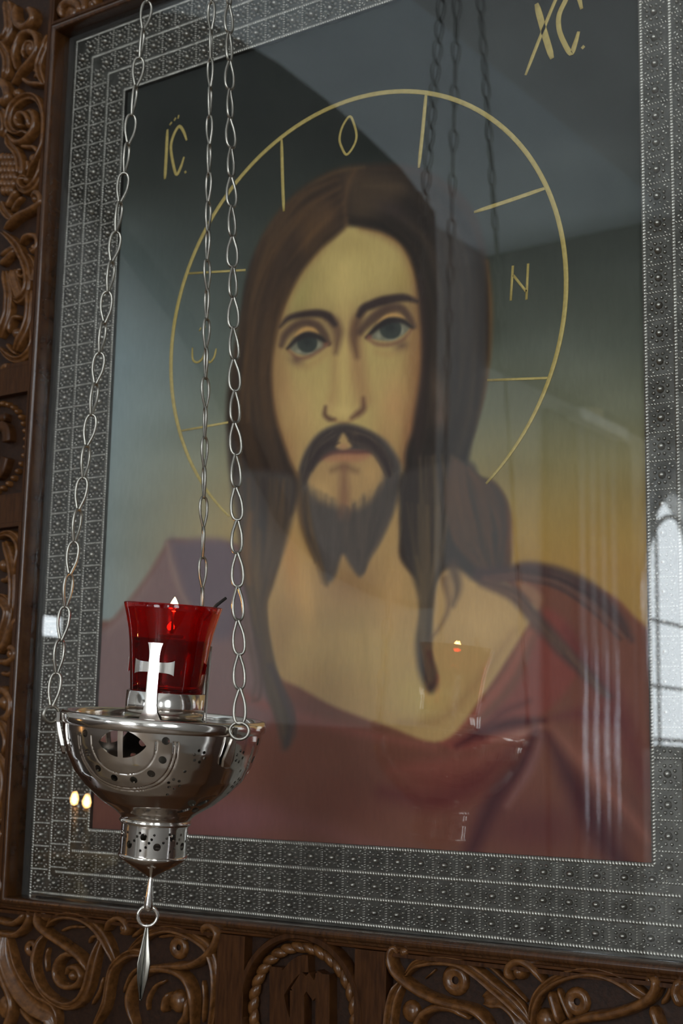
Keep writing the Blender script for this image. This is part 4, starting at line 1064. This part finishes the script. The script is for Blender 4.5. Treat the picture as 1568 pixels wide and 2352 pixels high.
def pierced(name, prof, thick, nphi, nt_, field, parent, mat, groove=None, label=None):
    """surface of revolution with holes: field(phi_deg, R, t, z) > 0 is metal (px distance to the nearest hole edge)"""
    pr = np.array(prof, float); seg = np.hypot(*np.diff(pr, axis=0).T); arc = np.concatenate([[0], np.cumsum(seg)])
    ts = np.linspace(0, arc[-1], nt_); Rr = np.interp(ts, arc, pr[:, 0]); Zr = np.interp(ts, arc, pr[:, 1])
    # smooth the polyline profile a little
    for _ in range(6):
        Rr[1:-1] = (Rr[:-2] + 2 * Rr[1:-1] + Rr[2:]) / 4; Zr[1:-1] = (Zr[:-2] + 2 * Zr[1:-1] + Zr[2:]) / 4
    ph = np.arange(nphi) * 360.0 / nphi - 180
    PHI, T = np.meshgrid(ph, ts); Rg = np.repeat(Rr[:, None], nphi, 1)
    fld = lambda P_, T_: field(P_, np.interp(T_, ts, Rr), T_)
    f0 = fld(PHI, T); cell = ts[1] - ts[0]
    e = .4
    gu = (fld(PHI + np.degrees(e / Rg), T) - f0) / e; gt = (fld(PHI, T + e) - f0) / e
    gn = np.maximum(gu * gu + gt * gt, .05)
    near = np.abs(f0) < cell * 1.0
    near[0] = near[-1] = False
    PHI2 = np.where(near, PHI - np.degrees(f0 * gu / gn / Rg), PHI); T2 = np.where(near, T - f0 * gt / gn, T)
    R2 = np.interp(T2, ts, Rr); Z2 = np.interp(T2, ts, Zr)
    nr_, nz_ = np.gradient(Zr, ts), -np.gradient(Rr, ts)
    nl = np.hypot(nr_, nz_) + 1e-9; nr_, nz_ = nr_ / nl, nz_ / nl
    NR, NZ_ = np.interp(T2, ts, nr_), np.interp(T2, ts, nz_)
    if Rr[len(Rr) // 3] and NR[nt_ // 3, 0] < 0: NR, NZ_ = -NR, -NZ_
    gd = groove(PHI2, R2, T2) if groove is not None else 0
    a = np.radians(PHI2)
    def ring(off):
        rr, zz = R2 + NR * off, Z2 + NZ_ * off
        return np.stack([rr * np.sin(a), -rr * np.cos(a), zz], -1).reshape(-1, 3)
    outer, inner = ring(-gd if groove is not None else 0.0), ring(-thick)
    idx = np.arange(nphi * nt_).reshape(nt_, nphi); nx = np.roll(idx, -1, 1)
    q = np.stack([idx[:-1], nx[:-1], nx[1:], idx[1:]], -1)
    fm = (f0 + np.roll(f0, -1, 1)); fm = (fm[:-1] + fm[1:]) / 4
    ok = fm > 0
    q = q[ok]
    N = nphi * nt_
    # edges on a boundary get a wall
    eds = {}
    E_ = np.concatenate([q[:, [0, 1]], q[:, [1, 2]], q[:, [2, 3]], q[:, [3, 0]]])
    key = np.sort(E_, 1); k1 = key[:, 0].astype(np.int64) * N + key[:, 1]
    u_, inv, cnt = np.unique(k1, return_inverse=True, return_counts=True)
    be = E_[cnt[inv] == 1]
    walls = np.stack([be[:, 1], be[:, 0], be[:, 0] + N, be[:, 1] + N], 1)
    faces = np.concatenate([q, q[:, ::-1] + N, walls])
    V_ = np.concatenate([outer, inner]) / S
    used = np.unique(faces); remap = np.full(2 * N, -1); remap[used] = np.arange(len(used))
    me_ = bpy.data.meshes.new(name); me_.from_pydata(V_[used].tolist(), [], remap[faces].tolist()); me_.update()
    me_.polygons.foreach_set('use_smooth', [True] * len(me_.polygons)); me_.set_sharp_from_angle(angle=math.radians(40))
    me_.materials.append(MATS[mat])
    return obj(name, me_, parent, label)

BOWL = [(226, -10), (224, -30), (219, -55), (209, -86), (191, -120), (165, -150), (128, -181), (92, -203), (80, -214), (77, -222)]
EYES = (-23, 97, -143)
def circ(d2, r): return np.sqrt(d2) - r
def wrap(p): return (p + 180) % 360 - 180
def bowl_field(PHI, R, T):
    f = np.full(PHI.shape, 50.0)
    for e0 in EYES:
        du = np.radians(wrap(PHI - e0)) * R
        # almond opening split by a rib
        dv = T - 32
        rad = 68.0; off = rad - 30
        lens = np.maximum(np.hypot(du, dv - off), np.hypot(du, dv + off)) - rad
        lens = np.maximum(lens, -(np.abs(du + 2) - 6))
        f = np.minimum(f, lens)
        for k in range(8):
            a = math.radians(-4 + 188 * k / 7)
            f = np.minimum(f, circ((du - 98 * math.cos(a)) ** 2 + (dv + 8 - 92 * math.sin(a)) ** 2, 8.5))
        for sg in (-1, 1):
            for (dphi, t0) in ((45, 48), (33, 118)):
                dr = np.radians(wrap(PHI - e0 - sg * dphi)) * R
                for k in range(6):
                    a = k * math.pi / 3 + .3
                    f = np.minimum(f, circ((dr - 13 * math.cos(a)) ** 2 + (T - t0 - 13 * math.sin(a)) ** 2, 3.6))
            for (dphi, t0) in ((38, 84), (30, 150)):
                dr = np.radians(wrap(PHI - e0 - sg * dphi)) * R
                f = np.minimum(f, circ(dr ** 2 + (T - t0) ** 2, 3.6))
        dq = np.radians(wrap(PHI - e0 - 60)) * R; tq = T - 196
        for sa in (45, 135, 225, 315):
            c, s = math.cos(math.radians(sa)), math.sin(math.radians(sa))
            x_ = dq * c + tq * s - 22; y_ = -dq * s + tq * c
            f = np.minimum(f, (np.hypot(x_ / 16.0, y_ / 8.5) - 1) * 9)
    return f
def bowl_groove(PHI, R, T):
    g = np.zeros(PHI.shape)
    for e0 in EYES:
        du = np.radians(wrap(PHI - e0)) * R; d = np.hypot(du, T - 24)
        for rr in (116, 124, 78): g = np.maximum(g, 1.6 * np.exp(-((d - rr) / 1.5) ** 2) * (T > 20))
    return g
pierced('bowl', BOWL, 4.5, 720, 150, bowl_field, lamp, 'lamp_silver', bowl_groove, 'pierced silver bowl')
lv(MB().lathe([(219, -14), (227, -14), (232, -10), (233, 6), (230, 13), (222, 15), (214, 12), (214, -8), (219, -14)], 128)).build('rim', 'lamp_silver', lamp)
def foot_field(PHI, R, T):
    f = np.full(PHI.shape, 30.0); n = 7
    for k in range(n):
        a = -18 + 360 / n * k
        for dphi, t0, r in ((0, 30, 8), (24, 50, 8.5), (10, 42, 3.2), (14, 34, 3.2), (5, 52, 3.2), (-7, 22, 3.2), (-12, 30, 3.2), (-17, 40, 3.2), (-4, 60, 3), (18, 24, 3)):
            du = np.radians(wrap(PHI - a - dphi)) * R
            f = np.minimum(f, circ(du ** 2 + (T - t0) ** 2, r))
    return f
pierced('foot', [(76, -222), (76, -226), (75.5, -232), (75.5, -240), (75.5, -298), (76, -301)], 4, 420, 56, foot_field, lamp, 'lamp_silver', None, 'pierced foot')
lv(MB().lathe([(70, -216), (80, -219), (82, -224), (79, -229), (70, -229)], 64)).build('foot_collar', 'lamp_silver', lamp)
lv(MB().lathe([(66, -296), (77, -297), (79, -301), (76, -306), (44, -327), (14, -343), (5, -350), (0, -352)], 64)).build('cone', 'lamp_silver', lamp, recalc=True)
lv(MB().lathe([(0, -346), (4, -348), (5, -356), (8, -385), (11, -410), (11, -418), (7, -424), (0, -426)], 20)).build('drop_finial', 'lamp_silver', lamp)
rg = MB().tube([(22 * math.cos(t), 0, -436 + 22 * math.sin(t)) for t in np.linspace(0, 2 * math.pi, 28, endpoint=False)], 4.2, 8, closed=True)
lv(rg).build('ring', 'lamp_silver', lamp, label='small ring under the finial')
# leaf pendant of crossed vanes seen nearly edge-on
pend = empty('pendant'); pend.parent = lamp; pend['_local'] = 1
bpy.data.objects.remove(pend)
lf = MB()
for ang, wd in ((66, 30), (-62, 26)):
    c, s = math.cos(math.radians(ang)), math.sin(math.radians(ang))
    outl = [(2, 0), (5, -12), (wd * .55, -45), (wd, -80), (wd * .8, -115), (wd * .35, -145), (2, -164)]
    for sg in (-1, 1):
        vs = [(sg * x_ * c, sg * x_ * s, z) for x_, z in outl] + [(sg * x_ * c - s * 3, sg * x_ * s + c * 3, z) for x_, z in outl] + [(-s * 1.5, c * 1.5, 2), (-s * 1.5, c * 1.5, -168)]
        n = len(outl); fs = [(i, i + 1, n + i + 1, n + i) for i in range(n - 1)]
        fs += [tuple([2 * n] + list(range(n)) + [2 * n + 1]), tuple([2 * n] + list(range(n, 2 * n)) + [2 * n + 1])]
        lf.add(vs, fs)
lf.v = [(x_ - .030 * (z - 0) * -1 * 0, y_, z - 454) for x_, y_, z in lf.v]
lv(lf).build('pendant', 'chain_silver', lamp, label='leaf-shaped pendant')
# holder for the cup: socket ring, floor and three flared crosses
lv(MB().lathe([(84, -6), (90, -6), (90, 66), (86, 68), (84, 64), (84, -6)], 72)).build('cup_socket', 'lamp_silver', lamp)
lv(MB().lathe([(0, 40), (84.5, 40), (84.5, 50), (0, 50)], 48)).build('socket_floor', 'lamp_silver', lamp)
lv(MB().lathe([(86, -6), (86, -3), (215, 2), (215, -1), (86, -6)], 96)).build('socket_plate', 'lamp_silver', lamp)
def cross_part(rows, vertical):
    """bent plate: rows of (along, half width) swept vertically or sideways round the socket"""
    m = MB(); n = 5; vs = []; fs = []
    for side in (0, 1):
        for al, hw in rows:
            for k in range(n):
                w = hw * (2 * k / (n - 1) - 1)
                x_, z = (w, al) if vertical else (al, 123 + w)
                vs.append((x_, 93.0 + (2.6 if side == 0 else 0), z))
    R_ = len(rows); off = R_ * n
    for i in range(R_ - 1):
        for k in range(n - 1):
            a_ = i * n + k
            fs += [(a_, a_ + 1, a_ + n + 1, a_ + n), (off + a_, off + a_ + n, off + a_ + n + 1, off + a_ + 1)]
        fs += [(i * n, (i + 1) * n, off + (i + 1) * n, off + i * n), (i * n + n - 1, off + i * n + n - 1, off + (i + 1) * n + n - 1, (i + 1) * n + n - 1)]
    for r_ in (0, R_ - 1):
        for k in range(n - 1): fs.append((r_ * n + k, r_ * n + k + 1, off + r_ * n + k + 1, off + r_ * n + k))
    return m.add(vs, fs)
for e0 in (-20, 100, -140):
    m_ = cross_part([(4, 27), (12, 23), (24, 17), (40, 14), (70, 13), (105, 13), (123, 13), (145, 12), (158, 13), (168, 15), (177, 18)], True)
    m2 = cross_part([(x_, h_) for x_, h_ in ((-47, 17), (-44, 15), (-36, 12.5), (-26, 11.5), (-12, 11), (0, 11), (12, 11), (26, 11.5), (36, 12.5), (44, 15), (47, 17))], False)
    m_.add(m2.v, m2.f)
    out_ = []
    for x_, rr, z in m_.v:
        t = math.radians(e0) + x_ / 150.0; r_ = rr + (150 - 93) * (math.cos(x_ / 150.0) - 1) * 0
        out_.append(((x_ * .0 + rr * math.sin(math.radians(e0)) + 150 * (math.sin(t) - math.sin(math.radians(e0)))), -(rr * math.cos(math.radians(e0)) + 150 * (math.cos(t) - math.cos(math.radians(e0)))), z))
    m_.v = out_
    lv(m_).build('cross', 'lamp_silver', lamp, label='flared silver cross', sharp=40)
# lugs, rings and chains
HOOK_W = LO + np.array([.0110, -.0037, 1.417])
HOOK = LM.inverted() @ Vector(HOOK_W)
link_len = 84.0; pitch = 75.0; wr = 3.5
path = []
for t in np.linspace(0, 1, 26, endpoint=False):
    a = 2 * math.pi * t
    z = -math.cos(a) * (link_len / 2 - wr); w_ = (11.8 - 4.5 * (z / (link_len / 2))) * abs(math.sin(a)) ** .8
    w_ *= 1.0 if z < 10 else max(.45, 1 - (z - 10) / 60)
    path.append((math.copysign(w_, math.sin(a)), 0, z))
link_me = lv(MB().tube(path, wr, 7, closed=True)).mesh('link', 'chain_silver')
lug_o = [(0, -84), (10, -79), (14, -64), (10, -40), (5, -14), (5, 8)]
for ci, (phi, nm) in enumerate(((-80, 'left'), (40, 'right front'), (160, 'rear'))):
    m_ = MB().prism([(x_, z) for x_, z in lug_o] + [(-x_, z) for x_, z in lug_o[::-1]][:-1], -5, 2)
    t = math.radians(phi)
    def tiltR(z): return 238 if z > -14 else np.interp(-z, [14, 45, 82], [236, 229, 217])
    m_.v = [(x_ * math.cos(t) + (tiltR(z) - y_) * math.sin(t), x_ * math.sin(t) - (tiltR(z) - y_) * math.cos(t), z) for x_, y_, z in m_.v]
    lv(m_).build('lug', 'lamp_silver', lamp, smooth=False)
    rc = pol(phi, 254, 2)
    tang = (math.cos(t), math.sin(t), 0); rad_ = (math.sin(t), -math.cos(t), 0)
    mixd = np.array(tang) * .55 + np.array(rad_) * .83; mixd /= np.linalg.norm(mixd)
    lv(MB().tube([(rc[0] + 21 * math.cos(a) * mixd[0], rc[1] + 21 * math.cos(a) * mixd[1], rc[2] + 18 * math.sin(a)) for a in np.linspace(0, 2 * math.pi, 26, endpoint=False)], 3.6, 8, closed=True)).build('ring', 'chain_silver', lamp)
    A_ = np.array([rc[0], rc[1], rc[2] + 16]); B_ = np.array(HOOK); D_ = B_ - A_; Ln = np.linalg.norm(D_); D_ /= Ln
    nlk = int(Ln / pitch)
    pz = Vector(D_)
    base = Vector((1, 0, 0)); base = (base - pz * base.dot(pz)).normalized(); yv = pz.cross(base)
    R0 = Matrix((base, yv, pz)).transposed().to_4x4()
    chain = MB().add([(0, 0, 0)] , []).mesh('chain', 'chain_silver') if False else None
    first = None
    rnd = random.Random(ci)
    for i in range(nlk):
        c_ = A_ + D_ * (pitch * (i + .5))
        tw = (38 if i % 2 else -14) + i * 1.6 + ci * 25 + rnd.uniform(-8, 8)
        flip = Matrix.Rotation(math.pi, 4, 'Y') if ci != 1 else Matrix.Identity(4)      # the side and rear chains hang wide end up
        if ci == 1: tw = (12 if i % 2 else -12) + i * 2.2 + rnd.uniform(-5, 5)
        M_ = Matrix.Translation(Vector(c_) / S) @ R0 @ Matrix.Rotation(math.radians(tw), 4, 'Z') @ Matrix.Rotation(math.radians(rnd.uniform(-3, 3)), 4, 'Y') @ flip
        if first is None:
            first = empty('chain'); first.parent = lamp; first['_local'] = 1; first['label'] = 'silver chain, %s of the three' % nm
        o = bpy.data.objects.new('link', link_me); COL.objects.link(o); o.parent = first; o.matrix_local = M_
lv(MB().tube([(HOOK[0] + 30 * math.cos(a), HOOK[1], HOOK[2] + 30 * math.sin(a)) for a in np.linspace(0, 2 * math.pi, 30, endpoint=False)], 5, 8, closed=True)).build('top_ring', 'chain_silver', lamp)
lv(MB().tube([(HOOK[0], HOOK[1], HOOK[2] + 28), (HOOK[0] + 6, HOOK[1] + 10, HOOK[2] + 600), tuple(LM.inverted() @ Vector((HOOK_W[0], HOOK_W[1], RZ1 - .01)))], 4, 8)).build('hanging_rod', 'chain_silver', lamp)

# ================================================================= ruby votive cup with oil and floating wick, standing in the socket
cup = empty('votive_cup', tuple(LO)); cup['_local'] = 1
cup.matrix_world = Matrix.Translation(LO) @ ROT
tag(cup, 'flared ruby red glass cup with burning wick, set in the silver lamp', 'votive cup')
outp = [(0, 51), (70, 51), (79, 54), (82, 62), (84, 90), (87, 120), (90, 150), (93, 178), (97, 203), (103, 228), (109, 250), (113, 264)]
inn = [(111, 266), (108, 262), (104, 249), (98, 228), (92, 203), (88, 178), (85, 150), (82, 120), (79, 92), (76, 76), (66, 70), (0, 69)]
lv(MB().lathe(outp + inn, 96)).build('glass', 'ruby_glass', cup, recalc=True, label='ruby red glass')
lv(MB().lathe([(0, 70.5), (64, 71), (74, 77), (77.5, 94), (80.5, 120), (83.5, 150), (86.5, 178), (88, 188), (0, 188)], 64)).build('oil', 'lamp_oil', cup, label='lamp oil')
wm = MB().lathe([(0, 190), (26, 190), (30, 194), (26, 199), (0, 200)], 20); lv(wm).build('float', 'wick_black', cup)
lv(MB().tube([(2, 0, 198), (1, 0, 225), (2, 0, 252)], [3, 3, 2.2], 8)).build('wick', 'wick_black', cup)
lv(MB().lathe([(0, 249), (4, 250), (7.5, 253), (9.5, 257.5), (10, 262), (9, 267), (7, 272), (4.5, 277), (2, 281), (0, 284)], 16, (2, 0))).build('flame', 'flame', cup, label='small bright flame')
lv(MB().tube([(70, -60, 236), (90, -40, 262), (98, -30, 272), (118, -20, 290)], [3, 3.4, 4.2, 3.4], 8)).build('wick_wire', 'wick_black', cup, label='charred wire over the cup edge')

# ================================================================= candles burning in the church (mirrored in glass and silver)
def candle_stand(pos, heights, label, mat='brass'):
    x, y, z = pos
    t = empty('candle_stand', (x, y, RZ0)); tag(t, label, 'candle stand')
    MB().lathe([(0, RZ0), (.16, RZ0), (.16, RZ0 + .03), (.05, RZ0 + .07), (.025, RZ0 + .12), (.02, z - .25), (.04, z - .2), (.02, z - .17), (.10, z - .14), (.105, z - .12), (0, z - .12)], 24, (x, y)).build('stand', mat, t)
    k = 0
    for dx_, dy_, h in heights:
        c = MB().lathe([(0, z - .12), (.008, z - .12), (.008, z + h - .02), (.006, z + h - .016), (0, z + h - .015)], 12, (x + dx_, y + dy_)).build('candle', 'candle_wax', t)
        MB().lathe([(0, z + h - .012), (.005, z + h - .008), (.007, z + h + .000), (.005, z + h + .008), (0, z + h + .018)], 10, (x + dx_, y + dy_)).build('flame', 'flame', c)
q0 = at(186, 1836, 1.0); q1 = at(214, 1842, 1.0)
candle_stand((q0[0], -q0[1], q0[2]), ((0, 0, 0), (q1[0] - q0[0], -.0, q1[2] - q0[2])), 'brass stand with two burning candles, mirrored beside the lamp bowl')
candle_stand((.45, -2.3, .05), ((-.05, 0, 0), (.05, 0, .02), (0, .05, -.03)), 'brass stand with three burning candles behind the viewer')

for o in bpy.data.objects:
    if '_local' in o: del o['_local']
